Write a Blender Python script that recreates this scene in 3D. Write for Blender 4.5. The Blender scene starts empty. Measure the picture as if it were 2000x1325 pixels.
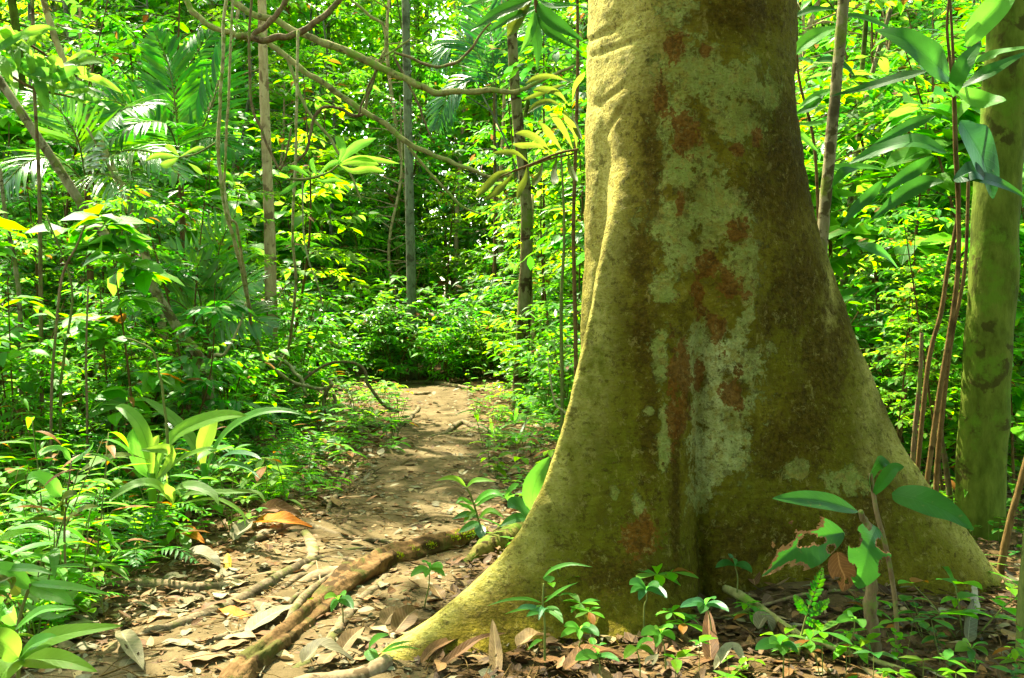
import bpy, math, random
import numpy as np
from mathutils import Vector, noise as mnoise

random.seed(7)
RNG = np.random.default_rng(7)
scene = bpy.context.scene
COL = scene.collection
R = math.radians

# ------------------------------------------------------------------ camera
CAM_H = 1.05
F = 1944.0                                   # focal length in photograph pixels (2000 wide)
PITCH = math.atan(42.5 / F)
cam_d = bpy.data.cameras.new('camera')
cam_d.sensor_width = 36.0
cam_d.lens = 36.0 * F / 2000.0
cam_d.clip_start = 0.05
cam_d.clip_end = 2000
cam = bpy.data.objects.new('camera', cam_d)
COL.objects.link(cam)
cam.location = (0, 0, CAM_H)
cam.rotation_euler = (math.pi / 2 - PITCH, 0, 0)
scene.camera = cam
CP, SP = math.cos(PITCH), math.sin(PITCH)


def P(sx, sy, Y):
    """the point at distance Y in front of the camera that shows at pixel (sx, sy) of the 2000 wide photograph"""
    u, v = (sx - 1000) / F, (sy - 662.5) / F
    dy, dz = CP - v * SP, -SP - v * CP
    k = Y / dy
    return Vector((u * k, Y, CAM_H + dz * k))


def screen(p):
    x, y, z = p[0], p[1], p[2] - CAM_H
    d = y * CP - z * SP
    up = y * SP + z * CP
    if d < 0.05:
        return (-9999, -9999)
    return (1000 + F * x / d, 662.5 - F * up / d)


# ------------------------------------------------------------------ sun direction
SUN_EL, SUN_AZ = R(57), R(-38)               # azimuth measured from +Y towards +X
S = np.array([math.sin(SUN_AZ) * math.cos(SUN_EL), math.cos(SUN_AZ) * math.cos(SUN_EL), math.sin(SUN_EL)])

TREE = (0.716, 4.0)

# ------------------------------------------------------------------ ground height
PATH_Y = np.array([0.0, 2.0, 3.0, 3.85, 5.4, 7.3, 8.9, 11.3, 14.1, 15.6, 17.5, 20.0])
PATH_X = np.array([-0.70, -0.74, -0.74, -0.69, -0.50, -0.56, -0.64, -0.87, -1.18, -1.9, -3.6, -6.5])
PATH_W = np.array([0.70, 0.68, 0.66, 0.60, 0.50, 0.47, 0.44, 0.44, 0.56, 0.55, 0.5, 0.5])


def path_x(y): return np.interp(y, PATH_Y, PATH_X)
def path_w(y): return np.interp(y, PATH_Y, PATH_W)


def height(x, y):
    x = np.asarray(x, float); y = np.asarray(y, float)
    h = 0.018 * np.sin(1.7 * x + 0.6 * y) * np.cos(1.3 * y - 0.5 * x) + 0.010 * np.sin(4.1 * x - 2.7 * y + 1) + 0.006 * np.sin(7.7 * y + 5.1 * x)
    h = h + 0.075 * np.exp(-((x - 1.05) ** 2 / 0.18 + (y - 3.72) ** 2 / 0.10))
    h = h + 0.05 * np.exp(-((x + 0.1) ** 2 / 0.1 + (y - 3.3) ** 2 / 0.2))
    d = x - path_x(y)
    h = h + 0.10 / (1 + np.exp((d + 1.2) * 5)) + 0.06 / (1 + np.exp(-(d - 1.0) * 5)) / (1 + np.exp(-(y - 5.6) * 3))
    h = h + 0.03 * np.clip(y - 15, 0, 40) + 0.05 * np.clip(-x - 3, 0, 8)
    return h


def G(sx, sy, lift=0.0):
    """point on the ground seen at a pixel"""
    u, v = (sx - 1000) / F, (sy - 662.5) / F
    d = Vector((u, CP - v * SP, -SP - v * CP))
    t = 1.5
    while t < 40:
        q = Vector((0, 0, CAM_H)) + d * t
        if q.z < float(height(q.x, q.y)) + lift:
            break
        t += 0.02
    return q


def gz(x, y): return float(height(x, y))


# ------------------------------------------------------------------ mesh builder
class MB:
    def __init__(self):
        self.v, self.q, self.t, self.uv, self.qm, self.tm = [], [], [], [], [], []
        self.n = 0

    def add(self, V, quads=None, tris=None, UV=None, mat=0):
        V = np.asarray(V, float).reshape(-1, 3)
        self.v.append(V)
        self.uv.append(np.zeros((len(V), 2)) if UV is None else np.asarray(UV, float).reshape(-1, 2))
        if quads is not None and len(quads):
            self.q.append(np.asarray(quads, int).reshape(-1, 4) + self.n); self.qm.append(np.full(len(self.q[-1]), mat))
        if tris is not None and len(tris):
            self.t.append(np.asarray(tris, int).reshape(-1, 3) + self.n); self.tm.append(np.full(len(self.t[-1]), mat))
        self.n += len(V)
        return self

    def merge(self, o, mat=0, M=None):
        if o.n == 0: return self
        V = np.concatenate(o.v)
        if M is not None: V = V @ np.array(M.to_3x3()).T + np.array(M.translation)
        self.add(V, np.concatenate(o.q) if o.q else None, np.concatenate(o.t) if o.t else None, np.concatenate(o.uv), mat)
        return self

    def mesh(self, name, mats):
        me = bpy.data.meshes.new(name)
        V = np.concatenate(self.v) if self.v else np.zeros((0, 3))
        Q = np.concatenate(self.q) if self.q else np.zeros((0, 4), int)
        T = np.concatenate(self.t) if self.t else np.zeros((0, 3), int)
        me.vertices.add(len(V)); me.vertices.foreach_set('co', V.astype(np.float32).ravel())
        L = np.concatenate([Q.ravel(), T.ravel()]).astype(np.int32)
        me.loops.add(len(L)); me.loops.foreach_set('vertex_index', L)
        np_ = len(Q) + len(T)
        st = np.concatenate([np.arange(len(Q)) * 4, len(Q) * 4 + np.arange(len(T)) * 3]).astype(np.int32)
        me.polygons.add(np_); me.polygons.foreach_set('loop_start', st)
        me.polygons.foreach_set('use_smooth', np.ones(np_, bool))
        mi = np.concatenate(self.qm + self.tm) if np_ else np.zeros(0)
        me.polygons.foreach_set('material_index', mi.astype(np.int32))
        uvl = me.uv_layers.new(name='UVMap')
        UV = np.concatenate(self.uv) if self.uv else np.zeros((0, 2))
        uvl.data.foreach_set('uv', UV[L].astype(np.float32).ravel())
        for m in (mats if isinstance(mats, (list, tuple)) else [mats]): me.materials.append(m)
        me.update(calc_edges=True)
        me.validate()
        return me

    def build(self, name, mats, parent=None):
        o = bpy.data.objects.new(name, self.mesh(name, mats))
        COL.objects.link(o)
        if parent is not None: o.parent = parent
        return o


def empty(name, loc=(0, 0, 0), rz=0.0):
    o = bpy.data.objects.new(name, None); COL.objects.link(o)
    o.location = loc; o.rotation_euler = (0, 0, rz); o.empty_display_size = 0.1
    return o


def tag(o, label=None, cat=None, group=None, kind=None):
    if label: o['label'] = label
    if cat: o['category'] = cat
    if group: o['group'] = group
    if kind: o['kind'] = kind
    return o


def copy_tree(o, parent=None):
    c = o.copy(); COL.objects.link(c)
    if parent is not None: c.parent = parent
    for ch in [x for x in KIDS.get(o.name, [])]:
        copy_tree(ch, c)
    return c


KIDS = {}


def kid(parent, o):
    o.parent = parent
    KIDS.setdefault(parent.name, []).append(o)
    return o


# ------------------------------------------------------------------ leaves
SHAPES = {
    'lance': lambda y: (np.sin(np.pi * y ** 0.85)) ** 0.9 * (1 - 0.25 * y),
    'ovate': lambda y: np.sin(np.pi * np.clip(y, 0, 1) ** 0.72) ** 0.75,
    'obov': lambda y: np.sin(np.pi * np.clip(y, 0, 1) ** 1.35) ** 0.8,
    'strap': lambda y: np.clip(np.minimum(y * 9, (1 - y) * 2.4), 0, 1) ** 0.75,
    'big': lambda y: np.sin(np.pi * np.clip(y, 0, 1) ** 0.95) ** 0.7,
}


def leaf_tpl(shape, n=5, fold=0.25, wave=0.0, seed=0):
    """template: x across (-.5 .. .5), y along (0 .. 1), z lift; returns V, quads, tris, UV"""
    w = SHAPES[shape]
    V = [(0, 0, 0)]; UV = [(0, 0.5)]
    rng = random.Random(seed)
    for i in range(1, n):
        y = i / n
        h = float(w(np.array(y))) * 0.5
        f = fold * h
        a = rng.uniform(-wave, wave); b = rng.uniform(-wave, wave)
        V += [(-h, y, f + a), (0, y, 0), (h, y, f + b)]
        UV += [(y, 0.0), (y, 0.5), (y, 1.0)]
    V.append((0, 1, 0)); UV.append((1, 0.5))
    last = len(V) - 1
    tris = [(0, 2, 1), (0, 3, 2)]
    quads = []
    for i in range(n - 2):
        a = 1 + 3 * i; b = a + 3
        quads += [(a, a + 1, b + 1, b), (a + 1, a + 2, b + 2, b + 1)]
    a = 1 + 3 * (n - 2)
    tris += [(a, a + 1, last), (a + 1, a + 2, last)]
    return np.array(V), np.array(quads).reshape(-1, 4), np.array(tris), np.array(UV)


TPL = {}
for s_ in SHAPES:
    TPL[s_, 0] = leaf_tpl(s_, 3, 0.22)
    TPL[s_, 1] = leaf_tpl(s_, 5, 0.25, 0.01, 1)
    TPL[s_, 2] = leaf_tpl(s_, 12, 0.25, 0.022, 2)


def norm(a):
    return a / np.maximum(np.linalg.norm(a, axis=-1, keepdims=True), 1e-9)


def leaves(mb, p, d, up, L, W, shape='lance', lod=1, droop=0.25, mat=0):
    """many leaves at once: base points p, directions d, face normals up, lengths L, widths W"""
    p = np.asarray(p, float).reshape(-1, 3); N = len(p)
    if N == 0: return
    d = norm(np.broadcast_to(np.asarray(d, float), (N, 3)))
    up = np.broadcast_to(np.asarray(up, float), (N, 3))
    s = norm(np.cross(d, up) + 1e-6); n = np.cross(s, d)
    L = np.broadcast_to(np.asarray(L, float), (N,)); W = np.broadcast_to(np.asarray(W, float), (N,))
    dr = np.broadcast_to(np.asarray(droop, float), (N,))
    V, q, t, UV = TPL[shape, lod]
    x = V[None, :, 0] * W[:, None]
    y = V[None, :, 1] * L[:, None]
    z = V[None, :, 2] * W[:, None] - dr[:, None] * L[:, None] * V[None, :, 1] ** 2
    y = y * (1 - 0.25 * dr[:, None] * V[None, :, 1])
    VV = p[:, None, :] + x[..., None] * s[:, None, :] + y[..., None] * d[:, None, :] + z[..., None] * n[:, None, :]
    k = len(V)
    off = (np.arange(N) * k)[:, None, None]
    mb.add(VV.reshape(-1, 3), (q[None] + off).reshape(-1, 4) if len(q) else None, (t[None] + off).reshape(-1, 3),
           np.tile(UV, (N, 1)), mat)


def spline(pts, n=8):
    pts = [Vector(p) for p in pts]
    if len(pts) < 3:
        return [pts[0].lerp(pts[-1], i / n) for i in range(n + 1)]
    out = []
    ext = [pts[0] * 2 - pts[1]] + pts + [pts[-1] * 2 - pts[-2]]
    for i in range(1, len(ext) - 2):
        a, b, c, d = ext[i - 1], ext[i], ext[i + 1], ext[i + 2]
        for k in range(n):
            t = k / n
            out.append(0.5 * ((2 * b) + (c - a) * t + (2 * a - 5 * b + 4 * c - d) * t * t + (3 * b - a - 3 * c + d) * t ** 3))
    out.append(pts[-1])
    return out


def tube(mb, pts, r, sides=8, mat=0, lump=0.0, seed=0, cap=True, flat=1.0, groove=0.0):
    """tapered tube through points; r is a number, a list (start, ..., end) or one per point"""
    pts = [Vector(p) for p in pts]
    n = len(pts)
    rr = np.interp(np.linspace(0, 1, n), np.linspace(0, 1, len(r)), r) if hasattr(r, '__len__') else np.full(n, r)
    V, UV = [], []
    t0 = (pts[1] - pts[0]).normalized()
    a = t0.orthogonal().normalized()
    if flat != 1.0:
        a = t0.cross(Vector((0, 0, 1))).normalized()
    run = 0
    for i, p in enumerate(pts):
        t = (pts[min(i + 1, n - 1)] - pts[max(i - 1, 0)]).normalized()
        a = (a - t * a.dot(t)).normalized(); b = t.cross(a)
        if i: run += (p - pts[i - 1]).length
        for k in range(sides):
            th = 2 * math.pi * k / sides
            rad = rr[i]
            off = a * math.cos(th) + b * math.sin(th) * flat
            if lump:
                q = p + off * rad
                rad *= 1 + lump * (mnoise.noise(q * (0.35 / max(rr[i], 0.004)) + Vector((seed, 0, 0))) + 0.6 * mnoise.noise(q * (1.1 / max(rr[i], 0.004)) + Vector((0, seed, 0))))
            if groove:
                rad *= 1 + groove * (mnoise.noise(Vector((math.cos(th) * 1.4, math.sin(th) * 1.4, run * 2.2 + seed))) + 0.6 * mnoise.noise(Vector((math.cos(th) * 3.6, math.sin(th) * 3.6, run * 5 + seed))) + 0.3 * mnoise.noise(Vector((math.cos(th) * 8, math.sin(th) * 8, run * 24 + seed))))
            V.append(p + off * rad); UV.append((run, k / sides))
    q = []
    for i in range(n - 1):
        for k in range(sides):
            k2 = (k + 1) % sides
            q.append((i * sides + k, i * sides + k2, (i + 1) * sides + k2, (i + 1) * sides + k))
    tr = []
    if cap:
        V.append(pts[0]); UV.append((0, 0)); V.append(pts[-1]); UV.append((run, 0))
        c0, c1 = n * sides, n * sides + 1
        for k in range(sides):
            k2 = (k + 1) % sides
            tr += [(c0, k2, k), (c1, (n - 1) * sides + k, (n - 1) * sides + k2)]
    mb.add(np.array([tuple(v) for v in V]), q, tr, UV, mat)


# ------------------------------------------------------------------ materials
def new_mat(name):
    m = bpy.data.materials.new(name); m.use_nodes = True
    nt = m.node_tree
    for n in list(nt.nodes): nt.nodes.remove(n)
    out = nt.nodes.new('ShaderNodeOutputMaterial')
    return m, nt, out


class NT:
    """short-hand for node building"""
    def __init__(self, nt): self.nt = nt
    def n(self, typ, **kw):
        x = self.nt.nodes.new(typ)
        for k, v in kw.items(): setattr(x, k, v)
        return x
    def set(self, sock, v):
        if hasattr(v, 'is_linked') or hasattr(v, 'links'): self.nt.links.new(v, sock)
        else: sock.default_value = v
    def math(self, op, a, b=None, c=None, clamp=False):
        x = self.n('ShaderNodeMath', operation=op, use_clamp=clamp)
        self.set(x.inputs[0], a)
        if b is not None: self.set(x.inputs[1], b)
        if c is not None: self.set(x.inputs[2], c)
        return x.outputs[0]
    def mix(self, f, a, b, typ='MIX'):
        x = self.n('ShaderNodeMix', data_type='RGBA', blend_type=typ)
        self.set(x.inputs[0], f); self.set(x.inputs[6], a); self.set(x.inputs[7], b)
        return x.outputs[2]
    def noise(self, vec, scale, detail=4, rough=0.55, dist=0.0):
        x = self.n('ShaderNodeTexNoise')
        if vec is not None: self.nt.links.new(vec, x.inputs['Vector'])
        x.inputs['Scale'].default_value = scale; x.inputs['Detail'].default_value = detail
        x.inputs['Roughness'].default_value = rough; x.inputs['Distortion'].default_value = dist
        return x.outputs[0]
    def ramp(self, f, lo, hi):
        x = self.n('ShaderNodeMapRange', interpolation_type='SMOOTHSTEP')
        self.set(x.inputs[0], f); self.set(x.inputs[1], lo); self.set(x.inputs[2], hi)
        return x.outputs[0]
    def coord(self, scale=(1, 1, 1), src='Object'):
        c = self.n('ShaderNodeTexCoord').outputs[src]
        m = self.n('ShaderNodeMapping'); self.nt.links.new(c, m.inputs[0])
        m.inputs['Scale'].default_value = scale
        return m.outputs[0]
    def attr(self, name):
        return self.n('ShaderNodeAttribute', attribute_name=name).outputs['Fac']
    def bump(self, h, strength=0.5, dist=0.01):
        b = self.n('ShaderNodeBump'); b.inputs['Strength'].default_value = strength; b.inputs['Distance'].default_value = dist
        self.nt.links.new(h, b.inputs['Height'])
        return b.outputs[0]


def c4(c): return (c[0], c[1], c[2], 1.0)


def leaf_mat(name, base, trans, tf=0.45, rough=0.46, hue=0.035, val=0.5, veins=0.42, spec=0.10, pale=None, plant_var=0.4, stripes=0.0):
    m, nt, out = new_mat(name); k = NT(nt)
    geo = k.n('ShaderNodeNewGeometry'); rnd = geo.outputs['Random Per Island']
    oi = k.n('ShaderNodeObjectInfo').outputs['Random']
    uv = k.n('ShaderNodeUVMap').outputs[0]
    sep = k.n('ShaderNodeSeparateXYZ'); nt.links.new(uv, sep.inputs[0])
    v = k.math('ABSOLUTE', k.math('SUBTRACT', sep.outputs[1], 0.5))
    rib = k.math('SUBTRACT', 1.0, k.ramp(v, 0.012, 0.05))
    side = k.math('SINE', k.math('MULTIPLY', k.math('SUBTRACT', sep.outputs[0], k.math('MULTIPLY', v, 0.35)), 75.0))
    side = k.ramp(side, 0.72, 1.0)
    blot = k.noise(k.coord((1, 1, 1)), 22, 3)
    r2 = k.math('FRACT', k.math('MULTIPLY', rnd, 17.31))
    hs = k.n('ShaderNodeHueSaturation')
    k.set(hs.inputs['Hue'], k.math('ADD', 0.5, k.math('MULTIPLY', k.math('SUBTRACT', rnd, 0.55), hue)))
    k.set(hs.inputs['Saturation'], k.math('ADD', 0.92, k.math('MULTIPLY', r2, 0.16)))
    vv = k.math('ADD', 1 - val * 0.5, k.math('MULTIPLY', r2, val))
    vv = k.math('MULTIPLY', vv, k.math('ADD', 1 - plant_var * 0.5, k.math('MULTIPLY', oi, plant_var)))
    vv = k.math('MULTIPLY', vv, k.math('ADD', 0.8, k.math('MULTIPLY', blot, 0.4)))
    k.set(hs.inputs['Value'], vv)
    cb = k.mix(k.math('MULTIPLY', k.math('ADD', rib, k.math('MULTIPLY', side, 0.35)), veins), c4(base), c4(pale or [min(1, x * 1.9 + 0.004) for x in base]))
    if stripes:
        st = k.ramp(k.math('SINE', k.math('MULTIPLY', sep.outputs[1], 95.0)), -0.4, 0.9)
        cb = k.mix(k.math('MULTIPLY', st, stripes), cb, c4([x * 0.45 for x in base]))  # darker lengthwise stripes stand in for shade between the pleats
    r3 = k.math('FRACT', k.math('MULTIPLY', rnd, 91.7))
    old = k.math('MULTIPLY', k.ramp(k.math('ADD', v, k.math('MULTIPLY', blot, 0.12)), 0.40, 0.54), k.math('MULTIPLY', k.ramp(r3, 0.55, 0.8), 0.7))
    cb = k.mix(old, cb, (0.17, 0.135, 0.012, 1))
    dead = k.math('GREATER_THAN', r3, 0.978)
    cb = k.mix(dead, cb, (0.13, 0.065, 0.016, 1))
    spots = k.ramp(k.noise(k.coord(), 38, 3, 0.6), 0.66, 0.71)
    cb = k.mix(k.math('MULTIPLY', spots, 0.65), cb, (0.13, 0.10, 0.02, 1))
    nt.links.new(cb, hs.inputs['Color'])
    hs2 = k.n('ShaderNodeHueSaturation')
    for nm in ('Hue', 'Saturation', 'Value'): nt.links.new(hs.inputs[nm].links[0].from_socket, hs2.inputs[nm])
    ct = k.mix(k.math('MULTIPLY', rib, 0.5), c4(trans), c4([x * 0.5 for x in trans]))
    ct = k.mix(dead, ct, (0.22, 0.10, 0.015, 1))
    nt.links.new(ct, hs2.inputs['Color'])
    pb = k.n('ShaderNodeBsdfPrincipled')
    nt.links.new(hs.outputs[0], pb.inputs['Base Color'])
    pb.inputs['Roughness'].default_value = rough; pb.inputs['Specular IOR Level'].default_value = spec
    nt.links.new(k.bump(k.math('ADD', k.math('MULTIPLY', rib, -1.0), k.math('MULTIPLY', side, 0.4)), 0.35, 0.003), pb.inputs['Normal'])
    tb = k.n('ShaderNodeBsdfTranslucent'); nt.links.new(hs2.outputs[0], tb.inputs[0])
    mx = k.n('ShaderNodeMixShader'); mx.inputs[0].default_value = tf
    nt.links.new(pb.outputs[0], mx.inputs[1]); nt.links.new(tb.outputs[0], mx.inputs[2])
    nt.links.new(mx.outputs[0], out.inputs[0])
    return m


def bark_mat(name, c1, c2, c3, scale=12, patch=0.55, ring=True, bump=0.5, stretch=(1, 1, 0.35), moss=None):
    m, nt, out = new_mat(name); k = NT(nt)
    co = k.coord()
    n1 = k.noise(co, scale * 0.35, 5, 0.6)
    n2 = k.noise(k.coord(stretch), scale * 2.5, 6, 0.65)
    n3 = k.noise(co, scale * 0.9, 4, 0.6, 0.4)
    c = k.mix(k.ramp(n2, 0.3, 0.7), c4(c1), c4(c2))
    c = k.mix(k.ramp(n3, patch, patch + 0.06), c, c4(c3))
    c = k.mix(k.ramp(n1, 0.52, 0.72), c, c4([x * 0.45 for x in c1]))
    if moss:
        c = k.mix(k.ramp(k.noise(co, scale * 0.6, 6, 0.7), 0.5, 0.62), c, c4(moss))
    pb = k.n('ShaderNodeBsdfPrincipled'); nt.links.new(c, pb.inputs['Base Color'])
    pb.inputs['Roughness'].default_value = 0.85; pb.inputs['Specular IOR Level'].default_value = 0.04
    h = k.math('ADD', n2, k.math('MULTIPLY', n3, 0.6))
    nt.links.new(k.bump(h, bump, 0.01), pb.inputs['Normal'])
    nt.links.new(pb.outputs[0], out.inputs[0])
    return m


M = {}
M['leaf'] = leaf_mat('green leaf', (0.046, 0.172, 0.007), (0.19, 0.60, 0.006), tf=0.5)
M['leaf_dark'] = leaf_mat('dark leaf', (0.022, 0.105, 0.010), (0.085, 0.40, 0.010), tf=0.45, rough=0.42, spec=0.13)
M['leaf_blue'] = leaf_mat('blue green leaf', (0.028, 0.115, 0.034), (0.08, 0.32, 0.03), tf=0.36, rough=0.36, spec=0.18)
M['leaf_deep'] = leaf_mat('deep green leaf', (0.016, 0.078, 0.003), (0.06, 0.30, 0.003), tf=0.4, rough=0.42, spec=0.12)
M['leaf_teal'] = leaf_mat('blue green hanging leaf', (0.010, 0.062, 0.020), (0.03, 0.17, 0.02), tf=0.3, rough=0.4, spec=0.15)
M['leaf_gloss'] = leaf_mat('glossy frond leaf', (0.045, 0.14, 0.022), (0.16, 0.45, 0.015), tf=0.4, rough=0.28, spec=0.5, veins=0.1)
M['leaf_yel'] = leaf_mat('yellow green leaf', (0.066, 0.170, 0.003), (0.30, 0.62, 0.003), tf=0.58, spec=0.08, rough=0.55)
M['leaf_olive'] = leaf_mat('olive leaf', (0.060, 0.085, 0.004), (0.22, 0.29, 0.003), tf=0.5, spec=0.08, rough=0.5)
M['leaf_palm'] = leaf_mat('palm leaf', (0.042, 0.15, 0.012), (0.17, 0.46, 0.006), tf=0.45, rough=0.36, spec=0.2, veins=0.15)
M['leaf_pale'] = leaf_mat('pale pleated leaf', (0.078, 0.20, 0.008), (0.38, 0.64, 0.006), tf=0.5, rough=0.5, veins=0.15, stripes=0.8)
M['stem'] = bark_mat('green stem', (0.07, 0.09, 0.02), (0.12, 0.13, 0.03), (0.09, 0.07, 0.03), 30, 0.6, bump=0.2)
M['twig'] = bark_mat('brown twig', (0.060, 0.036, 0.010), (0.11, 0.070, 0.022), (0.035, 0.020, 0.006), 25, 0.6)
M['vine'] = bark_mat('pale vine', (0.20, 0.17, 0.075), (0.30, 0.27, 0.13), (0.12, 0.11, 0.04), 22, 0.6, moss=(0.10, 0.14, 0.02))
M['dark_branch'] = bark_mat('dark branch', (0.075, 0.045, 0.022), (0.15, 0.11, 0.05), (0.05, 0.03, 0.015), 20, 0.6, moss=(0.09, 0.12, 0.02))
M['mossy_branch'] = bark_mat('mossy branch', (0.14, 0.13, 0.04), (0.22, 0.20, 0.07), (0.08, 0.07, 0.025), 16, 0.58, moss=(0.11, 0.17, 0.02))
M['trunk_tan'] = bark_mat('tan bark', (0.24, 0.16, 0.07), (0.36, 0.27, 0.13), (0.14, 0.09, 0.04), 9, 0.55)
M['trunk_grey'] = bark_mat('grey bark', (0.075, 0.082, 0.042), (0.125, 0.132, 0.075), (0.05, 0.047, 0.024), 9, 0.55)
M['trunk_olive'] = bark_mat('olive bark', (0.040, 0.056, 0.005), (0.090, 0.115, 0.013), (0.036, 0.036, 0.006), 7, 0.55, moss=(0.066, 0.115, 0.008), bump=1.0)
M['trunk_pole'] = bark_mat('grey brown pole bark', (0.105, 0.088, 0.038), (0.19, 0.165, 0.085), (0.05, 0.04, 0.014), 12, 0.5, moss=(0.09, 0.11, 0.015))
M['trunk_mottled'] = bark_mat('mottled brown bark', (0.085, 0.066, 0.022), (0.16, 0.135, 0.055), (0.034, 0.020, 0.007), 7, 0.5, moss=(0.075, 0.095, 0.012), bump=0.9)
M['dead_shaded'] = None
M['trunk_lean'] = bark_mat('pale leaning bark', (0.22, 0.175, 0.06), (0.34, 0.29, 0.12), (0.11, 0.08, 0.026), 9, 0.56)
M['root_pale'] = bark_mat('pale root bark', (0.12, 0.082, 0.042), (0.20, 0.145, 0.082), (0.068, 0.046, 0.022), 14, 0.56, moss=(0.085, 0.085, 0.025))
M['root_grey'] = bark_mat('grey root bark', (0.080, 0.058, 0.030), (0.15, 0.115, 0.065), (0.045, 0.033, 0.016), 18, 0.55, moss=(0.065, 0.068, 0.018), bump=0.7)


# main tree bark: stains and painted side light and shade come from attributes stored on the trunk
def main_bark():
    m, nt, out = new_mat('buttressed bark'); k = NT(nt)
    co = k.coord()
    fine = k.noise(co, 60, 6, 0.65)
    med = k.noise(co, 14, 6, 0.62, 0.2)
    big = k.noise(co, 3.2, 5, 0.6)
    lines = k.noise(k.coord((1, 1, 8)), 10, 6, 0.7, 0.6)
    vert = k.noise(k.coord((1, 1, 0.3)), 24, 6, 0.7, 0.8)
    vo = k.n('ShaderNodeTexVoronoi'); nt.links.new(k.coord((1, 1, 0.8)), vo.inputs['Vector']); vo.inputs['Scale'].default_value = 95
    pores = k.math('MULTIPLY', k.math('SUBTRACT', 1.0, k.ramp(vo.outputs['Distance'], 0.12, 0.24)), k.ramp(med, 0.45, 0.6))
    edge = k.math('ADD', k.math('MULTIPLY', k.math('SUBTRACT', med, 0.5), 1.9), k.math('MULTIPLY', k.math('SUBTRACT', k.noise(co, 42, 5, 0.7), 0.5), 1.5))
    def mask(name, soft=0.06, th=0.45, amt=1.0):
        a = k.math('ADD', k.attr(name), k.math('MULTIPLY', edge, amt))
        return k.ramp(a, th - soft, th + soft)
    c = k.mix(k.ramp(med, 0.35, 0.68), (0.064, 0.047, 0.0022, 1), (0.150, 0.116, 0.009, 1))
    c = k.mix(k.math('MULTIPLY', k.ramp(big, 0.45, 0.68), 0.75), c, (0.034, 0.023, 0.0008, 1))
    c = k.mix(k.math('MULTIPLY', k.attr('pale'), 0.9), c, k.mix(k.ramp(fine, 0.3, 0.7), (0.29, 0.245, 0.045, 1), (0.52, 0.45, 0.13, 1)))
    c = k.mix(k.math('MULTIPLY', k.attr('algae'), k.math('ADD', 0.35, k.math('MULTIPLY', k.ramp(med, 0.35, 0.65), 0.5))), c, (0.062, 0.068, 0.002, 1))
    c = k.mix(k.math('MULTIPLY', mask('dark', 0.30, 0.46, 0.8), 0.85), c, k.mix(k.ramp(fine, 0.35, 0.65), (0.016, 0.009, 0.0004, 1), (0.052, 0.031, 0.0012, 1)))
    lich = k.mix(k.ramp(fine, 0.3, 0.75), (0.11, 0.122, 0.022, 1), (0.205, 0.215, 0.055, 1))
    lich = k.mix(k.math('MULTIPLY', k.attr('bright'), 0.85), lich, k.mix(k.ramp(fine, 0.3, 0.75), (0.20, 0.21, 0.07, 1), (0.38, 0.39, 0.17, 1)))
    lich = k.mix(k.math('MULTIPLY', k.ramp(big, 0.4, 0.65), 0.6), lich, (0.105, 0.135, 0.018, 1))
    lich = k.mix(k.math('MULTIPLY', k.ramp(k.noise(co, 27, 6, 0.75), 0.5, 0.6), 0.75), lich, (0.16, 0.125, 0.02, 1))
    lf = k.math('MULTIPLY', mask('lichen', 0.09, 0.47, 0.95), k.math('ADD', 0.45, k.math('MULTIPLY', k.ramp(k.noise(co, 9, 5, 0.7), 0.32, 0.6), 0.5)))
    c = k.mix(lf, c, lich)
    c = k.mix(k.math('MULTIPLY', mask('rust', 0.06, 0.5, 0.95), 0.9), c, k.mix(k.ramp(fine, 0.3, 0.7), (0.055, 0.020, 0.002, 1), (0.125, 0.050, 0.005, 1)))
    c = k.mix(k.math('MULTIPLY', k.ramp(lines, 0.6, 0.78), k.math('MULTIPLY', k.attr('lines'), 0.45)), c, (0.085, 0.065, 0.015, 1))
    c = k.mix(k.math('MULTIPLY', k.ramp(fine, 0.56, 0.68), 0.55), c, (0.07, 0.05, 0.015, 1))
    c = k.mix(0.22, c, k.mix(k.ramp(vert, 0.3, 0.7), (0.42, 0.42, 0.42, 1), (1.35, 1.35, 1.35, 1)), 'MULTIPLY')
    fl = k.noise(co, 21, 9, 0.82)
    c = k.mix(k.math('MULTIPLY', k.ramp(fl, 0.545, 0.575), 0.62), c, (0.030, 0.020, 0.002, 1))
    fl2 = k.noise(k.coord((1, 1, 0.8)), 29, 9, 0.8, 0.5)
    c = k.mix(k.math('MULTIPLY', k.ramp(fl2, 0.565, 0.595), 0.3), c, (0.24, 0.20, 0.055, 1))
    spk = k.noise(co, 130, 3, 0.7)
    c = k.mix(k.math('MULTIPLY', k.ramp(spk, 0.56, 0.68), 0.5), c, (0.05, 0.036, 0.006, 1))
    pb = k.n('ShaderNodeBsdfPrincipled'); nt.links.new(c, pb.inputs['Base Color'])
    pb.inputs['Roughness'].default_value = 0.85; pb.inputs['Specular IOR Level'].default_value = 0.04
    h = k.math('ADD', k.math('MULTIPLY', lines, 0.3), k.math('ADD', k.math('MULTIPLY', fine, 0.9), k.math('MULTIPLY', med, 0.8)))
    h = k.math('ADD', h, k.math('MULTIPLY', mask('lichen', 0.05, 0.45, 0.95), 0.25))
    h = k.math('SUBTRACT', h, k.math('MULTIPLY', pores, 0.5))
    nt.links.new(k.bump(h, 0.95, 0.02), pb.inputs['Normal'])
    nt.links.new(pb.outputs[0], out.inputs[0])
    return m


M['main_bark'] = main_bark()


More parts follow.
